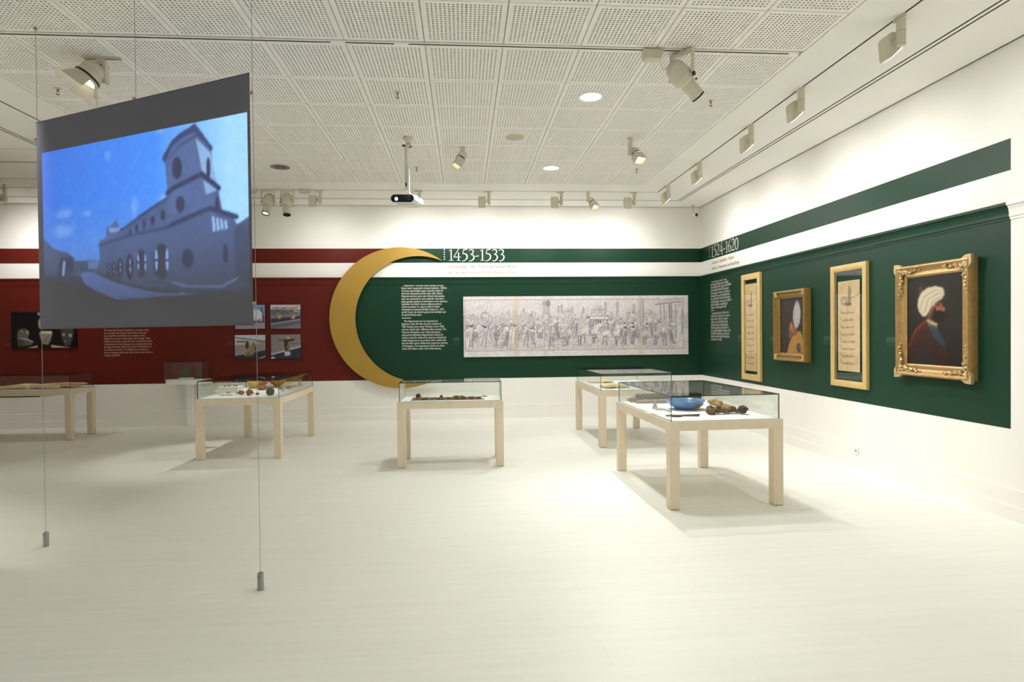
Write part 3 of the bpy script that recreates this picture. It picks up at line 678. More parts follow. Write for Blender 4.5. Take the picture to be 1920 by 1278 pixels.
cv.poly([f(500, 1090), f(840, 1010), f(800, 1085)], (200, 172, 140)); cv.poly([f(1110, 1000), f(1600, 1065), f(1130, 1085)], (200, 172, 140))
cv.poly([f(*p) for p in ((380, 720), (420, 670), (480, 648), (560, 650), (645, 740), (605, 860), (728, 940), (690, 1000), (500, 1030), (390, 1030), (375, 850))], (96, 92, 84)); cv.ell(*f(500, 700), .03, .02, (160, 154, 142)); cv.ell(*f(600, 730), .025, .035, (150, 144, 132)); cv.line(f(450, 865), f(560, 880), .02, (176, 168, 154)); cv.line(f(590, 880), f(715, 935), .022, (186, 178, 162)); cv.ell(*f(460, 950), .05, .06, (60, 58, 54), .7); cv.ell(*f(515, 690), .014, .016, (30, 28, 26))
cv.poly([f(*p) for p in ((850, 745), (910, 695), (1120, 695), (1148, 750), (1110, 900), (1050, 1000), (930, 990), (880, 850))], (146, 136, 118)); cv.poly([f(*p) for p in ((850, 745), (910, 695), (1120, 695), (1148, 750), (1100, 765), (920, 755))], (206, 198, 180)); cv.line(f(930, 960), f(1080, 790), .012, (100, 92, 80)); cv.line(f(980, 990), f(1110, 850), .012, (104, 96, 84)); cv.ell(*f(880, 540), .035, .09, (170, 150, 120)); cv.ell(*f(880, 330), .025, .03, (190, 184, 176))
cv.poly([f(*p) for p in ((1310, 600), (1610, 600), (1590, 850), (1530, 1015), (1400, 1015), (1340, 850))], (70, 68, 66)); cv.ell(*f(1390, 780), .02, .025, (170, 164, 154)); cv.ell(*f(1535, 795), .025, .03, (180, 174, 164)); cv.ell(*f(1425, 920), .012, .012, (150, 146, 140)); cv.noise(4, 60, 5)
board_picture('photograph_print', 'black photograph of broken stone figures behind the hanging screen edge', 'photograph', x0, x1, z0, z1, cv)

# ================================================================== framed pieces on the right wall
def rail_set(e, W, H, prof, m, name='frame_rail'):
    """four mitred rails; prof = (inset, stand-off) from the outer edge to the opening, in the parent's x-z plane, viewer at -y"""
    prof = prof + [(prof[-1][0], .0), (prof[0][0], .0)]
    def corner(i, a, d):
        sx, sz = ((-1, -1), (1, -1), (1, 1), (-1, 1))[i]; return (sx * (W / 2 - a), -d, sz * (H / 2 - a))
    n = len(prof)
    for i in range(4):
        vs = [corner(i, a, d) for a, d in prof] + [corner((i + 1) % 4, a, d) for a, d in prof]
        fs = [(k, (k + 1) % n, n + (k + 1) % n, n + k) for k in range(n)]
        MB().add(vs, fs).build(name, m, e, smooth=35)
def right_frame(name, label, cat, yc, zc):
    return tag(empty(name, (RIGHT - .004, yc, zc), HALF), label, cat)
def right_px(yc, zc, W, H, xplane):
    def f(px, py):
        q = at_plane(px, py, (xplane, 0, 0), (1, 0, 0)); return (yc - q[1] + W / 2, q[2] - zc + H / 2)
    return f
def ornament(mb, cx, cz, sx, sz, y, L, seed):
    """carved acanthus corner: leaf lobes and scrolls along both rails"""
    rd = random.Random(seed)
    for ax in (0, 1):
        for i in range(9):
            t = i / 8 * L; r = .024 * (1 - .6 * i / 8); off = rd.uniform(-.012, .03) * (1 - i / 10)
            px, pz = (t, off) if ax == 0 else (off, t)
            mb.blob((cx + sx * px, y - .004 * rd.random(), cz + sz * pz), (r * rd.uniform(.7, 1.2), .018 * (1 - .5 * i / 8), r * rd.uniform(.7, 1.2)), seed * 31 + ax * 11 + i, .35, 9)
        for i in range(4):                        # scrolls
            t = .03 + i / 4 * L; r0 = .017 * (1 - .12 * i)
            c = (t, .03 - .012 * i) if ax == 0 else (.03 - .012 * i, t)
            pts = []
            for k in range(13):
                a = k / 12 * 3.6 * math.pi; rr_ = r0 * (1 - .8 * k / 12); pts.append((cx + sx * (c[0] + rr_ * math.cos(a)), y - .016 - .004 * k / 12, cz + sz * (c[1] + rr_ * math.sin(a))))
            mb.tube(pts, .005, 5)
# large portrait in a carved gilt frame
yc, zc, W, H = 5.31, 1.586, .895, 1.05
e = right_frame('portrait_painting', 'largest painting, turbaned bearded man in ornate carved gilt frame', 'painting', yc, zc)
rail_set(e, W, H, [(0, .0), (0, .05), (.012, .082), (.022, .086), (.032, .078), (.045, .056), (.07, .044), (.092, .048), (.1, .05), (.106, .044), (.116, .04)], GILT)
for k, (sx, sz) in enumerate(((-1, -1), (1, -1), (1, 1), (-1, 1))):
    mb = MB(); ornament(mb, sx * (W / 2 - .052), sz * (H / 2 - .052), -sx, -sz, -.056, .25, 40 + k)
    mb.prism([(sx * (W / 2 - .09), sz * (H / 2 - .01)), (sx * (W / 2 - .05), sz * (H / 2 + .018)), (sx * (W / 2 + .014), sz * (H / 2 + .022)), (sx * (W / 2 + .018), sz * (H / 2 - .05)), (sx * (W / 2 - .012), sz * (H / 2 - .09))], -.078, -.05, 'y')
    mb.build('corner_ornament', GILTLIGHT, e, smooth=60)
iw, ih = W - .22, H - .22
cv = Canvas(iw, ih, 110, (38, 33, 28)); g = right_px(yc, zc, iw, ih, RIGHT - .034); f = lambda x, y: g(1660 + x / 4.915, 470 + y / 4.915)
cv.noise(3, 14, 3)
cv.put(np.clip(1 - np.hypot(cv.x - .5, cv.z - .35) / .5, 0, 1), (54, 48, 40), .7)
cv.ell(*f(332, 368), .03, .045, (92, 66, 48))
cv.poly([f(*p) for p in ((200, 900), (225, 830), (270, 725), (330, 660), (385, 625), (430, 730), (520, 850), (600, 960), (640, 1075), (200, 1075))], (76, 33, 26))
cv.poly([f(*p) for p in ((200, 900), (270, 725), (385, 625), (380, 665), (290, 745), (225, 900))], (128, 54, 40))
cv.poly([f(*p) for p in ((560, 860), (650, 780), (730, 900), (735, 1080), (600, 1080))], (52, 36, 30))
cv.poly([f(*p) for p in ((300, 900), (400, 880), (470, 1075), (260, 1075))], (56, 56, 50), .8)
cv.poly([f(*p) for p in ((388, 672), (480, 705), (545, 830), (560, 900), (500, 860), (430, 765))], (52, 78, 92)); cv.path([f(515, 775), f(545, 860), f(570, 960)], .008, (96, 104, 98))
cv.poly([f(*p) for p in ((388, 560), (440, 560), (470, 650), (400, 640))], (128, 78, 50))
cv.poly([f(*p) for p in ((425, 520), (470, 475), (525, 480), (545, 535), (525, 575), (470, 585), (430, 565))], (176, 98, 62))
cv.ell(*f(490, 545), .03, .03, (206, 124, 84), .8); cv.ell(*f(541, 537), .016, .02, (198, 120, 80)); cv.ell(*f(412, 552), .018, .028, (160, 96, 62))
cv.ell(*f(495, 605), .075, .055, (26, 18, 15)); cv.ell(*f(445, 575), .025, .06, (28, 20, 16), 1, -.3); cv.ell(*f(490, 497), .02, .008, (50, 32, 24))
cv.poly([f(*p) for p in ((383, 622), (440, 650), (488, 665), (480, 712), (410, 690), (385, 655))], (176, 164, 130)); cv.path([f(390, 660), f(430, 690), f(480, 700)], .008, (70, 58, 44))
tur = [f(*p) for p in ((298, 500), (306, 440), (335, 380), (390, 337), (465, 321), (535, 338), (552, 395), (525, 440), (470, 470), (430, 515), (402, 560), (382, 603), (348, 608), (312, 565))]
cv.poly(tur, (196, 186, 158))
for k in range(7): cv.path([f(300 + 22 * k, 520 + 14 * k), f(345 + 18 * k, 410 + 12 * k), f(455 + 10 * k, 340 + 18 * k), f(545, 360 + 10 * k)], .008, (150, 138, 108) if k % 2 else (222, 214, 190), .75)
cv.blur(2); cv.c *= (.6 + .4 * np.clip(cv.z / .38, 0, 1))[..., None]; cv.c *= np.where(cv.c.sum(2) > 420, .92, .78)[..., None]; cv.noise(2.5, 50, 12)
cv.mesh('canvas', CANVASOIL, e, (-iw / 2, -.034, -ih / 2))
# small portrait
yc, zc, W, H = 7.755, 1.566, .79, .93
e = right_frame('portrait_painting', 'small painting of a figure in tall white turban and ochre robe', 'painting', yc, zc)
rail_set(e, W, H, [(0, 0), (0, .06), (.01, .085), (.022, .09), (.03, .082), (.036, .062), (.06, .056), (.066, .066), (.074, .066), (.08, .05), (.105, .036)], GILTDARK)
for sx, sz in ((-1, -1), (1, -1), (1, 1), (-1, 1)):
    mb = MB(); cx, cz = sx * (W / 2 - .05), sz * (H / 2 - .05)
    for k, (a, b, r) in enumerate(((0, 0, .028), (-.02, .02, .018), (.02, -.02, .018), (.024, .024, .016), (-.024, -.024, .015))): mb.blob((cx + a, -.068, cz + b), (r, .016, r), 70 + k, .25, 10)
    mb.tube([(cx - .04, -.066, cz), (cx - .02, -.08, cz + sz * .02), (cx + .02, -.08, cz + sz * .02), (cx + .04, -.066, cz)], .008, 6)
    mb.build('corner_ornament', GILTLIGHT, e, smooth=60)
iw, ih = W - .2, H - .2
cv = Canvas(iw, ih, 80, (62, 52, 48)); g = right_px(yc, zc, iw, ih, RIGHT - .03); f = lambda x, y: g(1440 + x / 8, 530 + y / 8)
cv.noise(4, 12, 6); cv.put(np.clip((cv.x - .25) / .5, 0, 1), (44, 36, 34), .6)
cv.poly([f(*p) for p in ((480, 718), (500, 740), (535, 880), (545, 1060), (290, 1060), (320, 920), (350, 835), (400, 765))], (196, 142, 62))
for k in range(5): cv.path([f(470 - 20 * k, 760 + 20 * k), f(430 - 16 * k, 900), f(400 - 16 * k, 1040)], .014, (224, 180, 104) if k % 2 else (160, 108, 44), .7)
cv.ell(*f(468, 975), .055, .06, (78, 72, 70)); cv.ell(*f(490, 965), .025, .03, (126, 118, 108))
cv.ell(*f(400, 700), .06, .085, (150, 90, 54), 1, .5); cv.ell(*f(360, 670), .045, .075, (182, 114, 68), 1, .25); cv.ell(*f(345, 650), .026, .035, (210, 146, 94), .7); cv.ell(*f(318, 700), .018, .02, (176, 108, 66)); cv.ell(*f(345, 765), .045, .05, (126, 92, 66)); cv.ell(*f(320, 800), .025, .03, (116, 88, 66)); cv.ell(*f(395, 610), .06, .03, (96, 52, 34), 1, -.6)
cv.ell(*f(436, 480), .088, .172, (196, 192, 188), 1, -.08); cv.ell(*f(434, 300), .035, .03, (170, 166, 162))
for k in range(6): cv.path([f(375 + 26 * k, 560 + 12 * k), f(385 + 22 * k, 430), f(425 + 6 * k, 320)], .008, (150, 146, 142) if k % 2 else (232, 229, 225), .7)
cv.blur(2); cv.c *= .86; cv.noise(3, 40, 13)
cv.mesh('canvas', CANVASOIL, e, (-iw / 2, -.03, -ih / 2))
# two scrolls in oak frames with glass
def scroll_frame(label, yc, zc, W, H, rail, py0, py1, pz0, pz1, seed, lines):
    e = right_frame('scroll_frame', label, 'framed scroll', yc, zc)
    rail_set(e, W, H, [(0, 0), (0, .03), (.004, .036), (rail * .5, .042), (rail - .006, .036), (rail, .03)], OAK)
    w, h = py1 - py0, pz1 - pz0; cv = Canvas(w, h, 44, (228, 194, 152)); cv.noise(5, 10, seed); rd = random.Random(seed)
    cv.put(np.clip(1 - np.minimum(np.minimum(cv.x, w - cv.x), np.minimum(cv.z, h - cv.z)) / .012, 0, 1), (238, 226, 204), .8)
    tx, tz = w * .36, h * .78                                     # monogram: loops, three uprights, a tail
    for r in (.06, .045, .03): cv.path([(tx - .03 + r * math.cos(a), tz + r * .8 * math.sin(a)) for a in np.linspace(0, 6.2, 14)], .006, (120, 104, 104), .7)
    for k in range(3): cv.line((tx + .05 + .018 * k, tz - .05), (tx + .06 + .018 * k, tz + .16 - .02 * k), .009, (76, 64, 72), .8)
    cv.path([(tx + .03, tz + .04), (tx + .12, tz + .03), (w * .95, tz + .06)], .006, (110, 96, 100), .8); cv.ell(tx + .05, tz - .04, .06, .02, (96, 82, 86), .7)
    for k in range(lines):
        z = h * (.64 - .56 * k / (lines - 1) * 1.0); a = w * .1; b = w * (.72 + .06 * rd.random())
        cv.path([(a, z + .045), (a + .02, z + .01), (a + .06, z), (b, z + .006)], .01, (150, 124, 96), .7)
        for q in range(14): x = rd.uniform(a + .03, b); cv.line((x, z), (x + rd.uniform(-.012, .012), z + rd.uniform(.008, .022)), .006, (126, 102, 80), .6)
    MB().box(-w / 2, w / 2, -.012, -.006, pz0 - zc, pz1 - zc).build('paper_mount', WHITEPL, e, (yc - (py0 + py1) / 2, 0, 0))
    cv.mesh('scroll_paper', PRINTMATT, e, (yc - (py0 + py1) / 2 - w / 2, -.0126, pz0 - zc))
    MB().box(-W / 2 + rail * .8, W / 2 - rail * .8, -.026, -.022, -H / 2 + rail * .8, H / 2 - rail * .8).build('glass_pane', GLASS, e)
    return e
scroll_frame('narrow oak-framed scroll under glass, nearest the room corner', 8.92, 1.56, .60, 1.59, .09, 8.765, 9.14, .903, 2.203, 3, 9)
scroll_frame('wider oak-framed scroll under glass, between the two painted portraits', 6.578, 1.549, .645, 1.372, .072, 6.40, 6.785, 1.042, 2.052, 8, 8)
# label cards beside the exhibits
CARDG = mat('green_label_card', (26, 64, 46), .3, spec=.3, noise=.02); CARDR = mat('plum_label_card', (92, 22, 30), .3, spec=.3, noise=.02)
INKG = mat('pale_green_ink', (96, 126, 108), .6, noise=.01); INKR = mat('pale_plum_ink', (140, 84, 84), .6, noise=.01)
def card(label, loc, rz, w, h, m, ink, seed):
    e = tag(empty('label_card', loc, rz), label, 'label card', 'label cards on the walls')
    MB().box(0, w, -.004, 0, 0, h).build('card', m, e)
    mb = tick_lines([w * .42] * 3, .016, .009, seed, -.0046); mb2 = tick_lines([w * .42] * 3, .016, .009, seed + 1, -.0046)
    mb.build('small_print', ink, e, (w * .06, 0, h - .012)); mb2.build('small_print', ink, e, (w * .54, 0, h - .012))
card('small green label card beside the nearest-corner scroll', (RIGHT - .002, 9.42, 1.325), HALF, .125, .12, CARDG, INKG, 1)
card('small green label card beside the small turban portrait', (RIGHT - .002, 8.39, 1.325), HALF, .10, .10, CARDG, INKG, 3)
card('small green label card between small portrait and wider scroll', (RIGHT - .002, 7.09, 1.33), HALF, .135, .11, CARDG, INKG, 5)
card('small green label card beside the largest painting', (RIGHT - .002, 5.995, 1.325), HALF, .14, .11, CARDG, INKG, 7)
card('small green label card beside the long engraving', (-.185, BACK - .002, 1.29), 0, .11, .155, CARDG, INKG, 9)
card('small plum label card beside the black photograph', (-7.62, BACK - .001, 1.325), 0, .12, .11, CARDR, INKR, 11)
card('small plum label card beside the sculpture group photograph', (-4.045, BACK - .001, 1.33), 0, .105, .08, CARDR, INKR, 13)

# ================================================================== hanging projection screen
SL, SR = np.array([-3.0548, 4.7165, 0]), np.array([-1.2130, 3.7500, 0])
sdir = (SR - SL) / np.linalg.norm(SR - SL); snor = np.array([-sdir[1], sdir[0], 0])
s_rz = math.atan2(sdir[1], sdir[0])
SW, SH, SZ = 2.035, 1.483, 1.573; S0 = .018
def scr(px, py):
    q = at_plane(px, py, SL, snor); return ((q - SL) @ sdir - S0, q[2] - SZ)
cv = Canvas(SW, SH, 400, (0, 0, 0))
K = lambda x, y: scr(60 + x / 2.607, 130 + y / 2.607)
ix0, ix1 = .058, 2.012; iz1 = 2.827 - SZ
u = np.clip((cv.x - ix0) / (ix1 - ix0), 0, 1); v = np.clip((iz1 - cv.z) / 1.06, 0, 1)
s_l, s_c, s_r = np.array([56, 116, 222.]), np.array([76, 148, 255.]), np.array([165, 220, 255.])
t = np.clip(u * 1.5, 0, 1)[..., None]; t2 = np.clip((u - .60) / .32, 0, 1)[..., None]
skyc = (s_l * (1 - t) + s_c * t) * (1 - t2) + s_r * t2
low = np.clip((v - .35) / .35, 0, 1)[..., None] * (1 - t2); skyc = skyc * (1 - .45 * low) + np.array([110, 148, 205.]) * .45 * low
cv.c = skyc.copy()
for x, y, rx, rz_ in ((160, 705, .09, .03), (150, 790, .1, .04), (270, 705, .04, .02), (500, 670, .03, .06), (370, 420, .03, .03), (625, 300, .04, .02), (955, 470, .03, .02), (1030, 490, .05, .04), (640, 630, .05, .02), (950, 660, .05, .02)): cv.ell(*K(x, y), rx, rz_, (190, 215, 250), .3, 0, .9)
bld = (78, 96, 140); dk = (50, 60, 92); ed = (60, 74, 112)
cv.poly([K(*p) for p in ((30, 840), (65, 835), (100, 872), (145, 890), (170, 895), (205, 920), (212, 936), (325, 930), (335, 1010), (240, 1010), (30, 1025))], (72, 88, 124)); cv.poly([K(*p) for p in ((140, 920), (200, 915), (200, 1000), (120, 1010))], dk); cv.line(K(157, 945), K(153, 1000), .028, (130, 165, 220)); cv.poly([K(*p) for p in ((275, 938), (325, 932), (320, 975), (275, 975))], (96, 124, 170))
cv.poly([K(*p) for p in ((330, 840), (362, 820), (366, 772), (392, 760), (410, 735), (430, 772), (445, 780), (520, 715), (600, 662), (662, 622), (668, 1080), (500, 1060), (330, 1000))], bld)
cv.poly([K(*p) for p in ((372, 772), (430, 772), (428, 790), (380, 800))], (118, 150, 200))
cv.poly([K(*p) for p in ((660, 640), (830, 540), (910, 585), (932, 702), (965, 692), (1003, 757), (1070, 712), (1070, 1090), (640, 1090))], (80, 97, 140))
tower_p = ((650, 458), (636, 442), (640, 418), (656, 395), (680, 350), (722, 312), (762, 288), (796, 262), (885, 385), (876, 400), (893, 540), (914, 583), (908, 600), (930, 702), (665, 702), (662, 600))
cv.poly([K(*p) for p in tower_p], (84, 106, 156))
cv.poly([K(*p) for p in ((636, 442), (656, 395), (680, 350), (722, 312), (762, 288), (796, 262), (800, 300), (740, 330), (690, 370), (665, 420), (655, 455))], (56, 72, 116))
cv.poly([K(*p) for p in ((796, 262), (885, 385), (876, 400), (798, 310))], (58, 74, 118))
cv.poly([K(*p) for p in ((800, 335), (872, 405), (905, 562), (832, 506))], (140, 178, 226)); cv.poly([K(*p) for p in ((836, 540), (908, 590), (850, 612))], (136, 172, 220))
cv.path([K(660, 605), K(700, 575), K(760, 545), K(830, 510), (K(914, 580))], .03, (50, 62, 98)); cv.path([K(668, 440), K(720, 372), K(800, 325)], .016, (66, 84, 128))
cv.path([K(680, 760), K(740, 735), K(820, 700), K(870, 680), K(1000, 720)], .03, (54, 66, 102)); cv.path([K(330, 860), K(480, 810), K(680, 770)], .02, (62, 76, 114)); cv.path([K(440, 785), K(560, 695), K(662, 628)], .018, (56, 70, 108))
for x, y, w, h in ((708, 482, 25, 50), (862, 482, 11, 50), (725, 660, 22, 38), (905, 655, 10, 35), (640, 712, 12, 26), (590, 740, 10, 24), (548, 757, 9, 22), (512, 776, 8, 20), (480, 792, 7, 18), (762, 925, 30, 46), (945, 900, 13, 46)):
    a, b = K(x, y), K(x + w, y + h); cv.ell(a[0], a[1], abs(b[0] - a[0]), abs(b[1] - a[1]), dk)
for x, w, h, y in ((632, 40, 85, 940), (535, 26, 68, 950), (478, 20, 60, 965), (430, 16, 48, 972), (400, 12, 40, 978), (375, 10, 34, 980)):
    a, b = K(x, y), K(x + w, y + h); cv.ell(a[0], a[1], abs(b[0] - a[0]), abs(b[1] - a[1]), (44, 50, 74)); rx = abs(b[0] - a[0])
    for q in ((-.6, .7) if w > 24 else (.1,)):
        c = K(x + w * q, y - h * .1); cv.ell(c[0], c[1], rx * .22, abs(b[1] - a[1]) * .62, (136, 176, 236)); cv.line((c[0] - rx * .3, c[1]), (c[0] + rx * .3, c[1]), .012, (44, 50, 74))
for k in range(4): cv.poly([K(878 + 20 * k, 716 + 6 * k), K(892 + 20 * k, 720 + 6 * k), K(898 + 20 * k, 788 - 4 * k), K(884 + 20 * k, 796 - 4 * k)], (150, 190, 236))
cv.poly([K(*p) for p in ((1003, 757), (1070, 712), (1070, 1060), (990, 1040), (985, 800))], (70, 82, 116))
cv.poly([K(*p) for p in ((30, 1010), (240, 1010), (330, 990), (500, 1058), (680, 1080), (1070, 1080), (1070, 1130), (30, 1130))], (60, 66, 88))
cv.poly([K(*p) for p in ((233, 1000), (262, 988), (300, 992), (420, 1045), (560, 1078), (640, 1090), (900, 1096), (415, 1127), (330, 1092), (262, 1056))], (88, 112, 172))
cv.path([K(690, 1040), K(760, 1060), K(930, 1060), K(1010, 1015)], .012, (110, 134, 180)); cv.poly([K(*p) for p in ((700, 1060), (930, 1065), (1000, 1030), (1060, 1050), (1060, 1085), (720, 1090))], (76, 96, 146))
cv.blur(2); cv.noise(3, 90, 9)
base = np.array([.045, .043, .045]); val = np.clip(lin(np.clip(cv.c, 0, 255)) - base, 0, None)
fade = 1 - .88 * np.clip((v - .60) / .40, 0, 1) ** 1.2; warm = (cv.c.max(2) > 150)
val *= np.where(warm, np.sqrt(fade), fade)[..., None]
inside = (cv.x > ix0) & (cv.x < ix1) & (cv.z < iz1)
bl = [K(45, 1010), K(415, 1127), K(1058, 1085)]
zb = np.interp(cv.x, [bl[0][0], bl[1][0], bl[2][0]], [bl[0][1], bl[1][1], bl[2][1]]); inside &= cv.z > zb
val *= inside[..., None]
SCREENM = attr_mat('screen_fabric', .85, True, (76, 77, 86), .15)
scn = empty('projection_screen', (SL[0] + sdir[0] * S0, SL[1] + sdir[1] * S0, 0), s_rz)
cv.mesh('screen_fabric', SCREENM, scn, (0, 0, SZ), values=val)
for z in (0, SH - .006): MB().box(0, SW, -.0015, .0015, z, z + .006).build('hem_bar', mat('hem_fabric', (96, 94, 98), .8, noise=.02), scn, (0, 0, SZ))
clip = MB().box(-.010, .010, -.006, .006, -.008, .008).cyl((0, -.009, 0), (0, .009, 0), .005, n=10)
for x, z in ((-.008, 2.934), (-.008, 1.685), (SW + .010, 2.936), (SW + .010, 1.704), (1.038, 3.062)): clip.build('wire_clip', STEEL, scn, (x, 0, z), smooth=40)
tag(scn, 'grey hanging projection screen showing a blue film image of a tower', 'projection screen')
for lab, s, wt in (('thin steel wire and floor weight at the screen edge over the black photograph', -.008, True), ('thin steel wire and floor weight at the screen edge toward the room centre', SW + .010, True), ('thin steel wire holding the middle of the screen top', 1.038, False)):
    e = empty('suspension_wire', (SL[0] + sdir[0] * (S0 + s), SL[1] + sdir[1] * (S0 + s), 0), s_rz)
    MB().cyl((0, .0125, .09 if wt else 3.05), (0, .0125, CEIL), .0016, n=6).build('wire', STEEL, e, smooth=40)
    MB().lathe([(.0, .0), (.012, .0), (.012, .004), (.004, .02), (.0, .02)][::-1], (0, .0125, CEIL - .02), n=12).build('ceiling_anchor', STEEL, e, smooth=40)
    if wt:
        fw = MB().lathe([(0, 0), (.0185, 0), (.0185, .098), (.016, .102), (.005, .102), (.004, .11), (0, .11)], (0, .0125, 0), n=20).build('floor_weight', STEEL, e, smooth=40)
        MB().cyl((0, -.003, .085), (0, -.0085, .085), .003, n=8).build('set_screw', BLACK, fw)
    tag(e, lab, 'wire', 'wires of the screen')

# ================================================================== display tables and glass cases
TH = .745
def table(label, x0, x1, y0, y1, rz, drawer=False):
    cx, cy = (x0 + x1) / 2, (y0 + y1) / 2; w, d = (x1 - x0) / 2, (y1 - y0) / 2
    e = tag(empty('display_table', (cx, cy, 0), rz), label, 'table', 'display tables'); L = .088
    for sx in (-1, 1):
        for sy in (-1, 1):
            a, b = sorted((sx * w, sx * (w - L))); c, f_ = sorted((sy * d, sy * (d - L)))
            lg = MB().box(a, b, c, f_, .004, TH - .078).build('leg', WOOD, e, bevel=.003)
            MB().box(a + .006, b - .006, c + .006, f_ - .006, 0, .004).build('foot_pad', BLACK, lg)
    for a, b, c, f_ in ((-w, w, -d, -d + L), (-w, w, d - L, d), (-w, -w + L, -d + L, d - L), (w - L, w, -d + L, d - L)):
        MB().box(a, b, c, f_, TH - .078, TH).build('apron', WOOD, e, bevel=.002)
    MB().box(-w + .03, w - .03, -d + .03, d - .03, TH - .02, TH + .004).build('display_board', BASEW, e)
    if drawer:
        mb = MB().box(w - 1.12, w - .40, -d - .012, -d + .34, TH - .108, TH - .078); mb.build('control_tray', WOOD, e, bevel=.002)
        MB().box(w - 1.10, w - .42, -d - .0135, -d + .02, TH - .096, TH - .084).build('tray_slot', SLOT, e)
    return e
def pane(mb_box, e):
    x0, x1, y0, y1, z0, z1 = mb_box; t = sorted(((x1 - x0, 0), (y1 - y0, 1), (z1 - z0, 2)))[0][1]
    m = MB().box(*mb_box)
    for i, f_ in enumerate(m.f):
        ax = (2, 2, 1, 0, 1, 0)[i]; m.m[i] = 0 if ax == t else 1
    m.build('pane', [GLASS, GLASSEDGE], e)
def glass_case(label, cx, cy, w, d, rz, z0=TH + .0005, h=.217, ins=.022, t=.007):
    e = tag(empty('glass_case', (cx, cy, z0), rz), label, 'glass case', 'glass cases on the tables'); w -= ins; d -= ins; g = .0006
    pane((-w, w, -d, d, h - t, h), e)
    pane((-w, w, -d, -d + t, 0, h - t - g), e); pane((-w, w, d - t, d, 0, h - t - g), e)
    pane((-w, -w + t, -d + t + g, d - t - g, 0, h - t - g), e); pane((w - t, w, -d + t + g, d - t - g, 0, h - t - g), e)
    return e
TABLES = {'t1': (1.690, 2.705, 5.10, 6.69, math.radians(2.2)), 't2': (1.742, 2.742, 7.945, 9.545, math.radians(1.0)), 't3': (-.750, .447, 7.00, 7.60, math.radians(-1.2)), 't4': (-3.262, -2.250, 7.77, 9.53, math.radians(0.0)), 't5': (-7.35, -5.772, 9.565, 10.185, 0.0)}
LT = {'t1': 'nearest display table, holding the blue bowl', 't2': 'display table holding two open books near the far corner', 't3': 'narrow display table in front of the crescent tip', 't4': 'display table holding striped bowl and pottery fragments', 't5': 'display table with slotted tray, cut by the frame edge'}
LG = {'t1': 'clear glass case over the blue bowl', 't2': 'clear glass case over two open books near the corner', 't3': 'clear glass case over the knobbly dark relic strip', 't4': 'clear glass case over the striped bowl and fragments', 't5': 'clear glass case over the opened manuscripts by red wall'}
for k, (x0, x1, y0, y1, rz) in TABLES.items():
    table(LT[k], x0, x1, y0, y1, rz, k == 't5'); glass_case(LG[k], (x0 + x1) / 2, (y0 + y1) / 2, (x1 - x0) / 2, (y1 - y0) / 2, rz)

# ------------------------------------------------------------------ exhibits
TZ = TH + .0045
BLUE = mat('blue_glaze', (98, 140, 186), .25, spec=.5, noise=.12, nscale=14); CRUST = mat('sandy_crust', (186, 150, 100), .9, noise=.3, nscale=60, bump=.5, bscale=80)
RUST = mat('rusted_iron', (116, 86, 52), .9, noise=.45, nscale=26, bump=.6, bscale=60); RUSTDK = mat('dark_rust', (78, 52, 30), .9, noise=.4, nscale=30, bump=.6, bscale=60)
ROPE = mat('fibrous_rust', (166, 130, 82), .9, noise=.35, nscale=40, bump=.6, bscale=70); BRONZE = mat('grey_bronze', (150, 142, 128), .55, metal=.3, noise=.15, nscale=30)
PALEMETAL = mat('pale_lead', (190, 182, 166), .6, noise=.1, nscale=30); DARKWOOD = mat('dark_relic_wood', (58, 50, 38), .7, noise=.3, nscale=14, stretch=(1, 8, 8)); GREYWOOD = mat('grey_relic_wood', (140, 128, 112), .75, noise=.2, nscale=14, stretch=(1, 8, 8))
PAPERW = mat('card_paper', (243, 240, 232), .8, spec=.1, noise=.01); PAPER = mat('aged_paper', (236, 216, 172), .85, spec=.1, noise=.06, nscale=12); COVER = mat('brown_leather', (120, 80, 44), .6, noise=.15, nscale=30); PINKPAGE = mat('tinted_page', (226, 178, 132), .85, spec=.1, noise=.08, nscale=10)
STRIPE = mat('amber_slip_pottery', (206, 150, 54), .35, spec=.45, noise=.25, nscale=8, stretch=(5, 5, .4)); SPECK = mat('speckled_yellow_pottery', (214, 178, 92), .45, spec=.4, noise=.35, nscale=34); TERRA = mat('terracotta', (170, 108, 64), .8, noise=.2, nscale=25); STONE = mat('pale_stone', (214, 204, 184), .85, noise=.08, nscale=20, bump=.3, bscale=50); VERDI = mat('green_bronze', (74, 104, 82), .6, metal=.3, noise=.35, nscale=30, bump=.4, bscale=60)
DARKSTONE = mat('dark_pebble', (96, 84, 66), .7, noise=.35, nscale=22, bump=.4, bscale=40); INNERDARK = mat('hollow_dark', (34, 24, 18), .9, noise=.1, nscale=20)
def thing(name, label, cat, loc, rz=0.0, group=None): return tag(empty(name, loc, rz), label, cat, group)
def caption(label, px, py, w, d, rz=0.0, z=TZ):
    p = at_z(px, py, z); tag(MB().box(-w / 2, w / 2, -d / 2, d / 2, 0, .0016).build('caption_card', PAPERW), label, 'caption card', 'caption cards in the cases').location = p
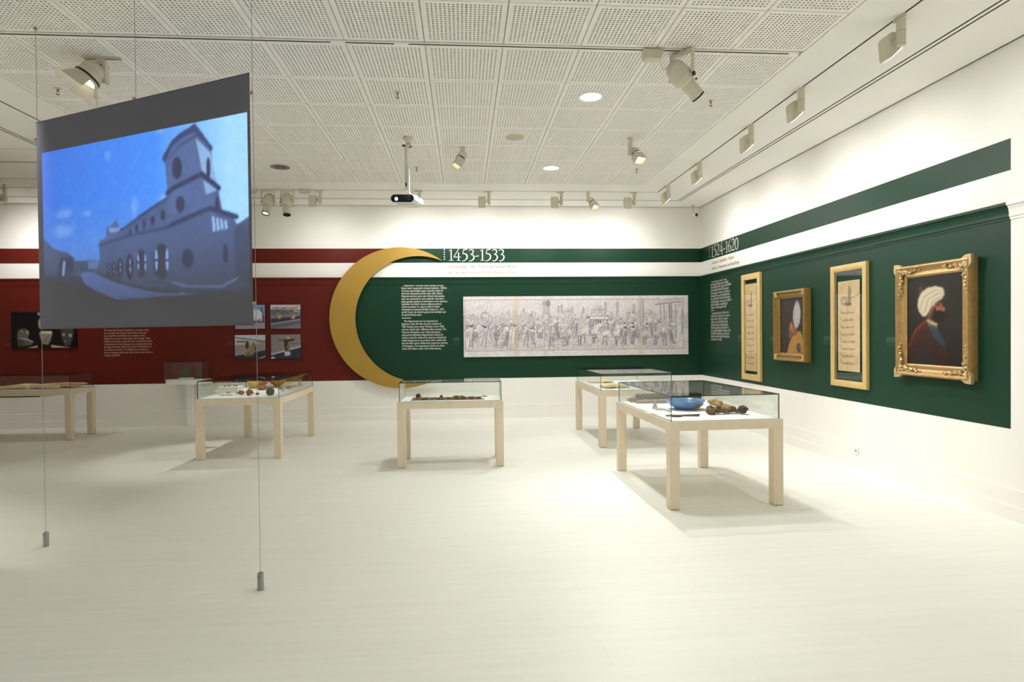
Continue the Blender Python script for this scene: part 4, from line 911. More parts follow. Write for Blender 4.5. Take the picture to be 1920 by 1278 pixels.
# nearest table
p = at_z(1285, 766.5, TZ); e = thing('shallow_bowl', 'blue glazed shallow bowl with sandy crust on nearest table', 'bowl', p)
MB().lathe([(0, .004), (.06, .004), (.065, 0), (.075, 0), (.08, .012), (.115, .03), (.138, .058), (.146, .075), (.150, .078), (.149, .072), (.140, .056), (.116, .036), (.07, .02), (0, .016)], n=48).build('bowl_body', BLUE, e, smooth=50); BS = 1.24
mb = MB()
for i in range(34):
    a = -1.25 + 1.15 * i / 33 + random.uniform(-.03, .03); r = random.uniform(.095, .132); zz = float(np.interp(r, [.08, .115, .138], [.010, .027, .054]))
    mb.blob((r * math.cos(a), r * math.sin(a), zz + random.uniform(-.004, .006)), (.008, .008, .007), i, .3, 7)
mb.build('crust', CRUST, e, smooth=70)
for ch in e.children: ch.scale = (BS, BS, BS * .95)
# corroded pieces
def rusty(name, label, pts, r, seed, m, parts=None):
    P = [Vector(at_z(x, y, TZ)) for x, y in pts]; c = P[0]; e = thing(name, label, 'relic', c); mb = MB(); rd = random.Random(seed)
    for a, b in zip(P[:-1], P[1:]):
        n = max(2, int((b - a).length / (r * .8)))
        for i in range(n):
            q = a.lerp(b, i / n) - c; rr_ = r * rd.uniform(.75, 1.25)
            mb.blob((q.x + rd.uniform(-.3, .3) * r, q.y + rd.uniform(-.3, .3) * r, rr_ * .98), (rr_, rr_, rr_ * .7), seed * 50 + i, .35, 10)
    mb.build('corroded_body', m, e, smooth=70)
    return e, c
e, c = rusty('iron_relic', 'long corroded iron relic with fibrous shaft beside the blue bowl', [(1331, 757), (1341, 759), (1350, 764)], .030, 3, ROPE)
a, b = Vector(at_z(1333, 757, TZ)) - c, Vector(at_z(1374, 769, TZ)) - c
MB().tube([(a.x, a.y, .02), ((a.x * .6 + b.x * .4), (a.y * .6 + b.y * .4), .03), (b.x, b.y, .025)], .018, 10).build('shaft', ROPE, e, smooth=50)
e, c = rusty('iron_relic', 'curved knobbly corroded iron relic at the front of nearest table', [(1331, 771), (1334, 777), (1342, 776), (1356, 776), (1368, 774), (1380, 775), (1394, 776)], .030, 4, RUST)
MB().blob((Vector(at_z(1393, 776, TZ)) - c) + Vector((0, 0, .044)), (.045, .04, .034), 9, .25, 14).build('dark_lump', RUSTDK, e, smooth=70)
p = Vector(at_z(1270, 781, TZ)); e = thing('iron_tongs', 'small rusted pair of tongs in front of the blue bowl', 'relic', p)
q = Vector(at_z(1312, 778, TZ)) - p; q2 = Vector(at_z(1311, 780.5, TZ)) - p
MB().blob((0, 0, .009), (.055, .024, .009), 2, .2, 14).build('blade', RUST, e, smooth=60)
MB().blob((-.045, .04, .008), (.05, .016, .008), 5, .2, 14).build('blade', RUST, e, smooth=60)
MB().tube([(-.05, .04, .008), (0, .02, .009), (q.x, q.y, .006)], .006, 8).build('handle', RUST, e, smooth=60)
MB().tube([(.03, 0, .008), (q2.x, q2.y, .006)], .005, 8).build('handle', RUST, e, smooth=60)
p = Vector(at_z(1228, 766, TZ)); e = thing('lead_seal', 'small pale conical weight beside the ring key', 'relic', p)
MB().lathe([(0, 0), (.024, 0), (.026, .012), (.018, .04), (.013, .055), (.008, .062), (.008, .07), (.011, .075), (.008, .084), (0, .086)], n=20).build('cone', PALEMETAL, e, smooth=50)
p = Vector(at_z(1236, 768, TZ)); e = thing('ring_key', 'pale metal ring key near the left pane of nearest case', 'relic', p)
mb = MB(); pts = [(.034 * math.cos(a), .042 * math.sin(a), .009) for a in np.linspace(0, 2 * math.pi, 25)]; mb.tube(pts, .0075, 8); mb.build('ring', PALEMETAL, e, smooth=60)
q = Vector(at_z(1257, 772, TZ)) - p
MB().tube([(.03, 0, .009), (.05, -.01, .009), (q.x, q.y, .008)], .006, 8).tube([(.02, -.04, .009), (q.x * .7, q.y - .015, .009), (q.x, q.y, .008)], .006, 8).build('prong', PALEMETAL, e, smooth=60)
a = Vector((1.80, 6.545, TZ)); b = Vector((2.57, 6.575, TZ)); L = (b - a).length
e = thing('wood_relic', 'dark weathered wooden beam fragment lying behind the blue bowl', 'relic', (a + b) / 2, math.atan2((b - a).y, (b - a).x))
mb = MB().prism([(-.045, 0), (.045, 0), (.05, .02), (.045, .075), (.02, .088), (-.03, .088), (-.05, .07), (-.052, .02)], -L / 2 + .05, L / 2, 'x'); mb.build('beam_body', DARKWOOD, e, bevel=.008)
MB().box(-L / 2 - .01, -L / 2 + .05, -.03, .035, 0, .05).box(-L / 2 - .05, -L / 2 - .01, -.02, -.002, .012, .03).box(-L / 2 - .045, -L / 2 - .01, .008, .026, .02, .04).build('broken_tenon', GREYWOOD, e, bevel=.005)
a = Vector((1.80, 6.40, TZ)); b = Vector((2.50, 6.43, TZ)); L = (b - a).length
e = thing('sword_scabbard', 'long slim grey scabbard lying between beam and bowl', 'relic', (a + b) / 2, math.atan2((b - a).y, (b - a).x))
MB().tube([(-L / 2, 0, .012), (-L / 2 + .04, 0, .021), (0, -.012, .024), (L / 2, .01, .019)], .02, 12, rs=[.008, .018, .021, .016]).build('sheath', GREYWOOD, e, smooth=50)
MB().lathe([(.02, 0), (.023, .01), (.02, .02)], (-L / 2 + .1, -.003, .0245), (1, 0, 0), 14).build('band', BRONZE, e, smooth=50)
caption('caption card in front of the blue bowl', 1293, 784.5, .11, .07); caption('caption card at the right front of the nearest case', 1432, 780, .16, .10); caption('caption card at the near pane by the ring key', 1224, 774, .13, .11); caption('caption card behind the ring key', 1205, 765, .13, .10)
# two books on the second table
def open_book(name, label, p, w, d, rz, lift, m=PAPER):
    e = thing(name, label, 'book', p, rz)
    for sx in (-1, 1):
        prof = [(0, .004), (sx * w * .25, .004 + .012), (sx * w, .006), (sx * w, .008 + lift * (1 if sx > 0 else .7)), (sx * w * .55, .016 + lift), (sx * w * .12, .014 + lift * .9), (0, .008)]
        MB().prism(prof, -d / 2, d / 2, 'y').build('page_block', m, e, smooth=40)
    MB().prism([(-w - .01, 0), (w + .01, 0), (w + .01, .004), (-w - .01, .004)], -d / 2 - .008, d / 2 + .008, 'y').build('cover', COVER, e)
    return e
p = at_z(1152, 726, TZ); open_book('open_book', 'open aged book with thick page edges, nearer one of two', p, .17, .26, math.radians(4), .035)
MB()
p = at_z(1125, 716.5, TZ); open_book('open_book', 'open pale book lying flat, farther one of two', p, .17, .25, math.radians(2), .018)
caption('caption card right of the nearer open book', 1180, 727, .14, .10); caption('caption card beside the farther open book', 1205, 722, .14, .09)
# centre table: knobbly strip, two hollow rings, fragment
a, b = Vector(at_z(770, 750.3, TZ)), Vector(at_z(908, 748, TZ)); L = (b - a).length
e = thing('relic_strip', 'long knobbly dark metal strip on the narrow table', 'relic', (a + b) / 2, math.atan2((b - a).y, (b - a).x))
MB().box(-L / 2, L / 2, -.02, .02, 0, .006).build('backing_strip', RUSTDK, e, bevel=.002)
rd = random.Random(8)
for i in range(27):
    x = -L / 2 + .04 + i / 26 * (L - .09)
    MB().blob((0, 0, .0), (.021, .02, rd.uniform(.011, .016) if not 15 < i < 20 else .02), 300 + i, .25, 10).build('knob', RUST if i % 3 else ROPE, e, (x, rd.uniform(-.004, .004), .021 if not 15 < i < 20 else .026), smooth=70)
for px, py, r, lab in ((784.5, 747.5, .032, 'larger hollow rusty ball on the narrow table'), (827.5, 746.0, .019, 'smaller hollow rusty ball on the narrow table')):
    p = Vector(at_z(px, py, TZ)); e = thing('hollow_ball', lab, 'relic', p); d = Vector((-.05, -1, .12)).normalized()
    MB().lathe([(r * math.sin(t), -r * math.cos(t)) for t in np.linspace(0, 2.45, 12)] + [(r * .5, r * .62), (r * .3, -.1 * r), (0, -.2 * r)], (0, 0, r), d, 20).build('shell', RUST, e, smooth=60)
    MB().lathe([(0, 0), (r * .52, 0)], (0, 0, r), d, 16).build('hollow', INNERDARK, e, (d.x * r * .45, d.y * r * .45, d.z * r * .45))
p = Vector(at_z(908, 743.6, TZ)); tag(MB().blob((0, 0, .008), (.034, .014, .008), 77, .25, 12).build('stone_fragment', CRUST, smooth=70), 'small sandy fragment at the far end of the narrow table', 'relic').location = p
caption('caption card at the right end of the narrow table', 923, 746.2, .17, .05); caption('caption card behind the knobbly strip', 800, 743.5, .1, .05)
# left table
p = at_z(433, 738, TZ); e = thing('stone_block', 'white block mount with small dark shards on the pottery table', 'mount', p)
MB().box(-.13, .13, -.1, .1, 0, .10).build('block', PAPERW, e, bevel=.003)
for i, (x, y, r) in enumerate(((-.06, -.04, .02), (-.02, .0, .028), (.05, .03, .036))): MB().blob((x, y, .106), (r, r * .5, .007), 500 + i, .25, 10).build('shard', DARKSTONE, e, smooth=70)
p = at_z(428, 741, TZ); e = thing('step_block', 'small white step block with one shard in front of the larger block', 'mount', p)
MB().box(-.075, .075, -.05, .035, 0, .03).build('block', PAPERW, e, bevel=.002); MB().blob((0, 0, .038), (.03, .014, .009), 81, .3, 10).build('shard', CRUST, e, smooth=70)
for k, (px, py, r) in enumerate(((452, 741.5, .04), (468, 741.2, .045))):
    p = at_z(px, py, TZ); tag(MB().blob((0, 0, r * .95), (r, r * .8, r * .75), 90 + k, .3, 14).build('pottery_shard', TERRA, smooth=60), ('dark terracotta lump next to the white block', 'dark terracotta lump nearer the table middle')[k], 'pottery', 'terracotta lumps').location = p
p = at_z(478, 727.5, TZ); e = thing('pottery_bowl', 'speckled yellow bowl fragment in the middle of the pottery table', 'bowl', p)
MB().lathe([(0, .003), (.055, .003), (.06, 0), (.085, .04), (.10, .085), (.104, .1), (.1, .1), (.09, .075), (.06, .02), (0, .012)], n=36).build('bowl_body', SPECK, e, smooth=50)
mb = MB().tube([(.09, -.05, .042), (.15, -.06, .07), (.2, -.05, .105)], .02, 8, rs=[.034, .03, .016]); mb.build('broken_rim', TERRA, e, smooth=50)
p = (-2.74, 9.34, TZ); e = thing('striped_bowl', 'amber striped footed bowl on the pottery table', 'bowl', p)
MB().lathe([(0, .006), (.035, .006), (.044, 0), (.052, 0), (.05, .02), (.04, .03), (.075, .05), (.115, .085), (.135, .125), (.138, .132), (.133, .132), (.11, .09), (.06, .05), (0, .04)], n=48).build('bowl_body', STRIPE, e, smooth=50)
mb = MB()
for k in range(22):
    a = 2 * math.pi * k / 22; c, s_ = math.cos(a), math.sin(a); mb.tube([(c * .046, s_ * .046, .034), (c * .078, s_ * .078, .0505), (c * .1165, s_ * .1165, .086), (c * .1365, s_ * .1365, .126)], .0035, 5)
mb.build('brown_stripes', COVER, e, smooth=60)
SH = (('curved terracotta vessel neck lying on the pottery table', 491, 730.5, (.075, .05, .03), TERRA), ('pale flat shard behind the vessel neck', 503, 726.5, (.1, .035, .012), STONE), ('grey flat shard on the pottery table', 527, 729.5, (.035, .03, .014), BRONZE), ('tiny pale ring shard on the pottery table', 531, 733, (.03, .03, .01), STONE), ('grey shard beside the small jar', 541, 728.5, (.04, .035, .016), GREYWOOD), ('sandy triangular shard on the pottery table', 547, 724.8, (.075, .035, .01), CRUST), ('two dark crumbs at the front of the pottery table', 483, 739.3, (.024, .018, .012), INNERDARK))
for k, (lab, px, py, r, m) in enumerate(SH):
    tag(MB().blob((0, 0, r[2] * 1.1), r, 120 + k, .25, 14).build('pottery_shard', m, smooth=60), lab, 'pottery').location = at_z(px, py, TZ)
p = at_z(507, 741, TZ); tag(MB().blob((0, 0, .05), (.052, .052, .05), 140, .06, 20).build('round_stone', DARKSTONE, smooth=70), 'round dark stone ball at the front of pottery table', 'stone').location = p
p = (-2.43, 9.42, TZ); e = thing('small_jar', 'small grey stone jar at the back of the pottery table', 'jar', p)
MB().lathe([(0, 0), (.03, 0), (.034, .02), (.026, .05), (.016, .075), (.016, .085), (.024, .095), (.018, .1), (0, .095)], n=20).build('jar_body', STONE, e, smooth=50)
caption('caption card at the front middle of the pottery table', 495, 738.5, .14, .09); caption('caption card behind the white block', 415, 732, .16, .1)
# far left table: two opened manuscripts
p = at_z(66, 727.6, TZ); e = open_book('open_book', 'large opened manuscript with curled pages under the left case', p, .42, .32, 0.0, .05)
MB().prism([(.16, .06), (.32, .072), (.60, .066), (.66, .045), (.6, .02), (.3, .03)], -.1, .2, 'y').build('loose_leaves', PINKPAGE, e, smooth=40)
p = (-7.10, 9.86, TZ); open_book('open_book', 'opened manuscript cut by the frame edge', p, .17, .26, 0.0, .02, PINKPAGE)
# wall shelf with the green figurine
e = thing('wall_shelf', 'white half-moon wall shelf on a slim column against the red wall', 'shelf', (-4.615, BACK - .033, 0))
half = [(-.345, 0), (-.345, -.10), (-.33, -.20), (-.25, -.30), (-.1, -.35), (.1, -.35), (.25, -.30), (.33, -.20), (.345, -.10), (.345, 0)]
MB().prism(half, .715, .79, 'z').build('shelf_top', BASEW, e, bevel=.003)
MB().box(-.045, .045, -.10, -.012, 0, .715).build('column', BASEW, e, bevel=.003)
z0 = .7905
e = tag(empty('glass_case', (-4.615, BACK - .21, z0), 0), 'small clear glass case over the green figurine', 'glass case')
w, d, h, t = .31, .135, .30, .005
pane((-w, w, -d, d, h - t, h), e); pane((-w, w, -d, -d + t, 0, h - t - .0006), e); pane((-w, w, d - t, d, 0, h - t - .0006), e); pane((-w, -w + t, -d + t + .0006, d - t - .0006, 0, h - t - .0006), e); pane((w - t, w, -d + t + .0006, d - t - .0006, 0, h - t - .0006), e)
e = thing('bronze_figurine', 'small green bronze figurine on a white plinth', 'figurine', (-4.625, BACK - .21, z0 + .0005))
MB().box(-.095, .095, -.07, .07, 0, .028).build('plinth', PAPERW, e, bevel=.002)
mb = MB().tube([(-.018, 0, .028), (-.02, .004, .08), (-.012, 0, .125)], .013, 10, rs=[.011, .014, .016]).tube([(.018, 0, .028), (.022, -.004, .08), (.012, 0, .125)], .013, 10, rs=[.011, .014, .016])
mb.blob((0, 0, .155), (.026, .018, .04), 2, .1, 14).blob((0, -.004, .208), (.015, .016, .019), 3, .1, 12).tube([(.02, 0, .182), (.044, -.008, .172), (.036, -.024, .15)], .008, 8).tube([(-.02, 0, .182), (-.042, -.004, .158), (-.03, -.02, .132)], .008, 8)
mb.build('body', VERDI, e, smooth=60)

# ================================================================== lamps
def aim_frame(d):
    M = frame(d); return M
def washer(label, x, y, rz, watts, group):
    """track wall washer; own axes: track along x, wall towards +y"""
    e = tag(empty('wall_washer', (x, y, CEIL), rz), label, 'spotlight', group)
    MB().box(-.075, .045, -.0085, .0085, -.022, .004).build('track_adapter', LAMPW, e, bevel=.002)
    db = MB().box(-.022, .022, -.024, .024, -.215, -.022).build('driver_box', LAMPW, e, bevel=.004)
    MB().box(-.0225, .0225, -.0245, .0245, -.112, -.110).build('joint_line', CHROME, db)
    MB().cyl((-.022, 0, -.165), (-.06, 0, -.165), .016, n=14).build('pivot', LAMPW, e, smooth=40)
    prof = [(-.062, -.135), (-.056, -.112), (-.038, -.094), (-.012, -.086), (.022, -.090), (.046, -.108), (.060, -.140), (.066, -.175), (.060, -.188), (-.030, -.275), (-.050, -.272)]
    MB().prism(prof, -.118, -.004, 'x').build('lamp_head', LAMPW, e, (-.048, 0, 0), bevel=.010, seg=3)
    a, b = Vector((0, .060, -.1895)), Vector((0, -.034, -.2745)); n = Vector((0, b.z - a.z, -(b.y - a.y))); n = n if n.y > 0 else -n; n.normalize(); c = (a + b) / 2 + n * .002
    Mx = Matrix((Vector((1, 0, 0)), n.cross(Vector((1, 0, 0))), n)).transposed()
    MB().obox((-.109, c.y, c.z), (.094, .108, .004), Mx).build('lens', GLOW, e)
    spot('washer_light', e, (-.109, c.y + n.y * .03, c.z + n.z * .03), (0, .66, -.75), watts, 140, 1.0, .05)
    return e
RL = ('first washer lamp along the right wall, nearest', 'second washer lamp along the right wall from the front', 'third washer lamp along the right wall from the front', 'fourth washer lamp along the right wall from the front', 'fifth washer lamp along the right wall, by the track corner')
for lab, y in zip(RL, (4.21, 5.52, 6.52, 7.99, 9.25)): washer(lab, SX1, y, HALF, W_WASH_R * (.5 if y < 5 else 1.05), 'wall washers on the right track')
for lab, y in (('unseen washer lamp added for ambient light, deepest in the room', 5.6), ('unseen washer lamp added for ambient light, middle one', 3.6), ('unseen washer lamp added for ambient light, closest to the viewer', 1.6)): washer(lab, LSX, y, -HALF, W_WASH_R * .75, 'unseen added washers beyond the screen')  # added on the left track, out of view, to raise the ambient light
for lab, y in (('washer lamp on the right track just outside the frame', 2.9), ('washer lamp on the right track beside the viewer', 1.6)): washer(lab, SX1, y, HALF, W_WASH_R * .5, 'wall washers before the frame')
BLB = ('washer lamp over the black photograph, by the frame edge', 'washer lamp beside the two yoke spotlights', 'washer lamp half behind the projector', 'washer lamp over the engraving, next after the projector', 'washer lamp over the middle of the engraving', 'washer lamp nearest the far corner on the back track')
for lab, x in zip(BLB, (-6.76, -2.18, -.66, .42, 1.57, 2.75)): washer(lab, x, SY1, 0, W_WASH_B * (1.3 if x < -5 else (.55 if x < -2 else 1.1)), 'wall washers on the back track')

def yoke_spot(label, x, y, ax, d, lit, scale=1.0, watts=0, zt=CEIL, knob=True, group=None, lensr=.05):
    """theatre style profile spot: bracket across the direction ax, body aimed along d"""
    e = tag(empty('profile_spotlight', (x, y, zt)), label, 'spotlight', group); d = Vector(d).normalized(); ax = Vector(ax).normalized(); s = scale
    piv = Vector((0, 0, -.20 * s)); hw = .095 * s
    mb = MB(); Mx = Matrix((ax, Vector((0, 0, 1)).cross(ax), Vector((0, 0, 1)))).transposed()
    mb.obox((0, 0, -.012 * s), (2 * hw + .012, .05 * s, .02 * s), Mx)
    for q in (-1, 1): mb.obox(ax * q * hw + Vector((0, 0, -.11 * s)), (.008 * s, .04 * s, .20 * s), Mx)
    mb.build('yoke', LAMPW, e, bevel=.002)
    MB().cyl((0, 0, 0), (0, 0, -.02 * s), .03 * s).build('track_adapter', LAMPW, e, smooth=40)
    c = piv - d * .02 * s
    MB().lathe([(0, -.13 * s), (.04 * s, -.125 * s), (.066 * s, -.10 * s), (.08 * s, -.06 * s), (.084 * s, .0), (.084 * s, .05 * s), (.07 * s, .075 * s), (.058 * s, .08 * s)], c, d, 28).build('lamp_body', LAMPW, e, smooth=40)
    MB().lathe([(.0845 * s, 0), (.087 * s, .003), (.087 * s, .012 * s), (.0845 * s, .014 * s)], c, d, 28).build('body_seam', LAMPW, e, smooth=40)
    br_ = MB().lathe([(.058 * s, .07 * s), (.056 * s, .20 * s), (.055 * s, .215 * s)], c, d, 28).build('barrel', LAMPW, e, smooth=40)
    MB().lathe([(.055 * s, .214 * s), (.057 * s, .216 * s), (.057 * s, .226 * s), (.046 * s, .226 * s), (.044 * s, .205 * s)], c, d, 28).build('lens_ring', BLACK, br_, smooth=40)
    MB().lathe([(0, .206 * s), (.046 * s, .206 * s)], c, d, 24).build('lens', GLOW if lit else CHROME, br_, smooth=40)
    for q in (-1, 1):
        MB().cyl(piv + ax * q * hw, piv + ax * q * (hw + .018 * s), .017 * s, n=16).build('knob', BLACK if (q > 0 and knob) else LAMPW, e, smooth=40)
        k = c + d * .07 * s + ax * q * .084 * s; MB().cyl(k, k + ax * q * .012 * s, .007 * s, n=10).build('focus_screw', BLACK, e, smooth=40)
    if watts: spot('spot_light', e, c + d * .24 * s, d, watts, 40, .6, .03)
    return e
yoke_spot('lit yoke spotlight on the back track next to the screen', -2.96, SY1, (1, 0, 0), (-.1, -.45, -1), True, 1.0, W_PROFILE, knob=False, group='yoke spotlights on the back track', lensr=.05)
yoke_spot('dark yoke spotlight on the back track, farther from the screen', -2.68, SY1, (1, 0, 0), (.05, -.25, -1), False, 1.0, 0, knob=False, group='yoke spotlights on the back track')
yoke_spot('large yoke spotlight on the ceiling track aimed at the portraits', 1.76, 4.84, (.62, -.78, 0), (.74, .18, -.70), True, 1.0, W_PROFILE * .4, zt=CEIL - .009)
def ballast(label, x, y, rz, w=.19, d=.075, h=.055, reach=.13, zt=CEIL):
    e = tag(empty('ballast_box', (x, y, zt), rz), label, 'ballast box', 'ballast boxes')
    MB().prism([(-w / 2, -.004), (w / 2, -.004), (w / 2, -h * .5), (w / 2 - .02, -h), (-w / 2 + .02, -h), (-w / 2, -h * .5)], -d / 2, d / 2, 'y').build('housing', LAMPW, e, bevel=.004)
    MB().box(-.03, .03, -.008, .008, -.006, 0).build('track_adapter', LAMPW, e)
    MB().tube([(w / 2 - .02, 0, -h), (w / 2 + .0, .005, -h - .05), (w / 2 + reach * .45, .005, -h - .075), (w / 2 + reach, 0, -h - .05)], .0025, 6).build('cable', LAMPW, e, smooth=60)
    return e
ballast('grey ballast box beside the dark yoke spotlight', -2.42, SY1, 0, .17); ballast('grey ballast box between screen edge and lit spotlight', -3.22, SY1, math.pi); ballast('ballast box beside the large yoke spotlight', 1.515, 4.83, 0, .16, .085, .075, .03, CEIL - .009)
def flood(label, x, y, d, up, watts, hang=.17, shutter=True):
    """small flood with a square snoot aimed along d"""
    e = tag(empty('flood_lamp', (x, y, CEIL)), label, 'spotlight', 'flood lamps with snoots'); d = Vector(d).normalized()
    MB().lathe([(0, .0), (.036, .0), (.036, -.008), (.016, -.02), (0, -.02)], n=20).build('ceiling_mount', LAMPW, e, smooth=40)
    MB().box(-.024, .024, -.022, .022, -hang, -.02).build('driver_box', LAMPW, e, bevel=.005)
    c = Vector(up); side = c
    MB().cyl((0, 0, -hang + .03), tuple(c), .016, n=12).build('pivot', LAMPW, e, smooth=40)
    MB().lathe([(0, -.05), (.036, -.046), (.05, -.03), (.053, .0), (.053, .03)], c, d, 24).build('lamp_cap', LAMPW, e, smooth=40)
    MB().lathe([(.054, .028), (.0555, .032), (.0555, .042), (.054, .044)], c, d, 24).build('black_ring', BLACK, e, smooth=40)
    M = frame(d); vs = []
    for r, z in ((.054, .044), (.062, .155), (.055, .155), (.048, .05)):
        for sx, sy in ((-1, -1), (1, -1), (1, 1), (-1, 1)): vs.append(c + M @ Vector((sx * r, sy * r * .8, z)))
    fs = [(a * 4 + i, a * 4 + (i + 1) % 4, a * 4 + 4 + (i + 1) % 4, a * 4 + 4 + i) for a in range(3) for i in range(4)]
    sn = MB().add(vs, fs).build('snoot', LAMPW, e)
    MB().obox(c + d * .075, (.1, .08, .004), M).build('lens', GLOW, sn)
    spot('flood_light', e, c + d * .165, d, watts, 105, .8, .045)
    return e
flood('flood lamp between projector and round speaker', .012, 7.48, (-.46, -.16, -.87), (-.005, .0, -.10), W_FLOOD * .5, .06)
flood('flood lamp hanging over the two tables by the right wall', 1.94, 7.04, (.22, -.58, -.78), (.055, -.02, -.17), W_FLOOD, .20)
flood('flood lamp hanging on the back track over the engraving', 2.0, SY1, (.30, -.52, -.80), (.05, -.02, -.15), W_FLOOD * .55, .16)
# barn-door flood on the left ceiling
e = tag(empty('barndoor_lamp', (-2.86, 5.21, CEIL)), 'round ceiling flood with barn-door flaps above the screen', 'spotlight')
MB().box(-.13, .15, -.02, .02, -.012, .002).build('track_piece', LAMPW, e, bevel=.002); MB().box(-.128, .148, -.006, .006, -.0125, -.011).build('track_slit', SLOT, e)
MB().box(-.03, .03, -.026, .026, -.06, -.012).build('track_adapter', LAMPW, e, bevel=.003)
MB().box(.018, .046, -.026, .026, -.21, -.05).build('bracket_arm', LAMPW, e, bevel=.003)
d = Vector((-.52, -.30, -.80)).normalized(); c = Vector((-.055, -.03, -.135)); M = frame(d)
MB().lathe([(0, -.085), (.045, -.08), (.075, -.06), (.088, -.03), (.095, .045)], c, d, 32).build('lamp_drum', LAMPW, e, smooth=40)
MB().lathe([(.0885, -.03), (.091, -.028), (.0925, -.012), (.0905, -.01)], c, d, 32).build('drum_rib', LAMPW, e, smooth=40)
MB().lathe([(.096, .044), (.099, .046), (.099, .06), (.096, .062)], c, d, 32).build('black_ring', BLACK, e, smooth=40)
MB().lathe([(.096, .061), (.097, .08), (.088, .08)], c, d, 32).build('front_rim', LAMPW, e, smooth=40)
MB().lathe([(0, .066), (.09, .066)], c, d, 28).build('lens', GLOW, e, smooth=40)
for a in range(4):
    q = a * math.pi / 2 + .2; u_ = M @ Vector((math.cos(q), math.sin(q), 0)); w_ = M @ Vector((-math.sin(q), math.cos(q), 0)); dirf = (d * .80 + u_ * .60).normalized(); nrm = w_.cross(dirf)
    base = c + d * .078 + u_ * .09; Mf = Matrix((w_, dirf, nrm)).transposed()
    mb = MB(); vs = []
    for t_ in (-.001, .001):
        for a_, b_ in ((-.062, 0), (.062, 0), (.085, .125), (-.085, .125)): vs.append(base + w_ * a_ + dirf * b_ + nrm * t_)
    mb.add(vs, [(0, 1, 2, 3), (7, 6, 5, 4), (0, 4, 5, 1), (1, 5, 6, 2), (2, 6, 7, 3), (3, 7, 4, 0)]); mb.build('barn_door', LAMPW, e)
spot('barndoor_light', e, c + d * .09, d, W_FLOOD * .55, 80, .7, .06)
# the recessed ceiling track they hang from
e = tag(empty('lighting_track', (0, 4.831, CEIL)), 'long recessed ceiling track with dark slit across the tiles', 'lighting track')
MB().box(TX0 + .01, 2.71, -.026, -.010, -.006, .02).build('track_flange', TRIM, e); MB().box(TX0 + .01, 2.71, .010, .026, -.006, .02).build('track_flange', TRIM, e)
MB().box(TX0 + .01, 2.71, -.010, .010, -.0045, .02).build('track_slit', SLOT, e)
for x in (-.93, -.45): MB().box(x - .055, x + .055, -.0105, .0105, -.0075, .01).build('track_joiner', TRIM, e)
MB().box(2.64, 2.715, -.0265, .0265, -.008, .02).build('end_cap', TRIM, e)
# downlights, speaker, sprinklers
def downlight(label, x, y, lit, watts):
    e = tag(empty('downlight', (x, y, CEIL)), label, 'ceiling light', 'recessed downlights')
    MB().lathe([(.100, -.001), (.118, -.006), (.126, -.006), (.128, -.002), (.126, .001)], n=40).build('trim_ring', STEEL if not lit else TRIM, e, smooth=40)
    rf = MB().lathe([(.101, -.004), (.09, -.003), (.07, -.002)], n=40).build('reflector', GLOWCOOL if lit else CHROME, e, smooth=60)
    mb = MB()
    for k in range(12): a = 2 * math.pi * k / 12; mb.obox((.045 * math.cos(a), .045 * math.sin(a), -.0035), (.07, .003, .003), Matrix.Rotation(a, 3, 'Z'))
    mb.build('louvre', CHROME if not lit else TRIM, rf)
    MB().lathe([(0, -.0022), (.07, -.0022)], n=32).build('lamp_disc', GLOWCOOL if lit else CHROME, rf)
    if lit:
        spot('downlight_light', e, (0, 0, -.012), (0, 0, -1), watts, 125, 1.0, .09, (.985, 1.0, 1.0))
downlight('lit round downlight nearest, near the ceiling track', 1.23, 5.83, True, W_DOWN); downlight('lit round downlight over the engraving', 1.21, 8.37, True, W_DOWN); downlight('unlit round downlight over the pottery table', -2.40, 8.456, False, 0)
for lab, x, y in (('unseen downlight added for ambient light just outside the frame', 1.23, 3.3), ('unseen downlight added for ambient light above the viewer', 1.23, .8), ('unseen downlight added for ambient light above the viewer on the screen side', -2.4, .8)): downlight(lab, x, y, True, W_DOWN * (.55 if x > 0 else .3))  # added out of view for ambient light, following the downlight grid
e = tag(empty('ceiling_speaker', (.607, 7.068, CEIL)), 'round flat grey ceiling speaker between the floods', 'speaker')
MB().lathe([(0, -.006), (.06, -.0055), (.094, -.004), (.100, 0)], n=36).build('grille', mat('speaker_grille', (196, 188, 170), .8, noise=.06, nscale=120), e, smooth=50); MB().lathe([(.099, 0), (.100, -.004), (.106, -.003), (.107, .001)], n=36).build('rim', LAMPW, e, smooth=40)
BRASS = mat('sprinkler_brass', (150, 112, 72), .35, metal=.8, noise=.05, nscale=40)
SPR = ((-3.603, 5.875, 'brass sprinkler head beside the barn-door lamp'), (-.583, 5.80, 'brass sprinkler head in the ceiling middle, nearest'), (-.603, 8.39, 'brass sprinkler head behind the projector pole'), (2.416, 5.86, 'brass sprinkler head beside the large yoke spotlight'), (2.394, 8.36, 'brass sprinkler head under the hanging flood by the right track'), (-6.636, 9.57, 'brass sprinkler head over the recess'))
for x, y, lab in SPR:
    e = tag(empty('sprinkler_head', (x, y, CEIL)), lab, 'sprinkler', 'sprinkler heads')
    MB().lathe([(0, .002), (.028, .001), (.03, -.003), (.012, -.008)], n=18).build('rosette', LAMPW, e, smooth=40)
    MB().cyl((0, 0, -.006), (0, 0, -.03), .009, .006, n=10).build('nozzle', BRASS, e, smooth=40)
    MB().tube([(.006, 0, -.028), (.013, 0, -.04), (.004, 0, -.054)], .0022, 6).tube([(-.006, 0, -.028), (-.013, 0, -.04), (-.004, 0, -.054)], .0022, 6).build('arms', BRASS, e, smooth=40)
    MB().cyl((0, 0, -.053), (0, 0, -.056), .015, n=12).build('deflector', BRASS, e)
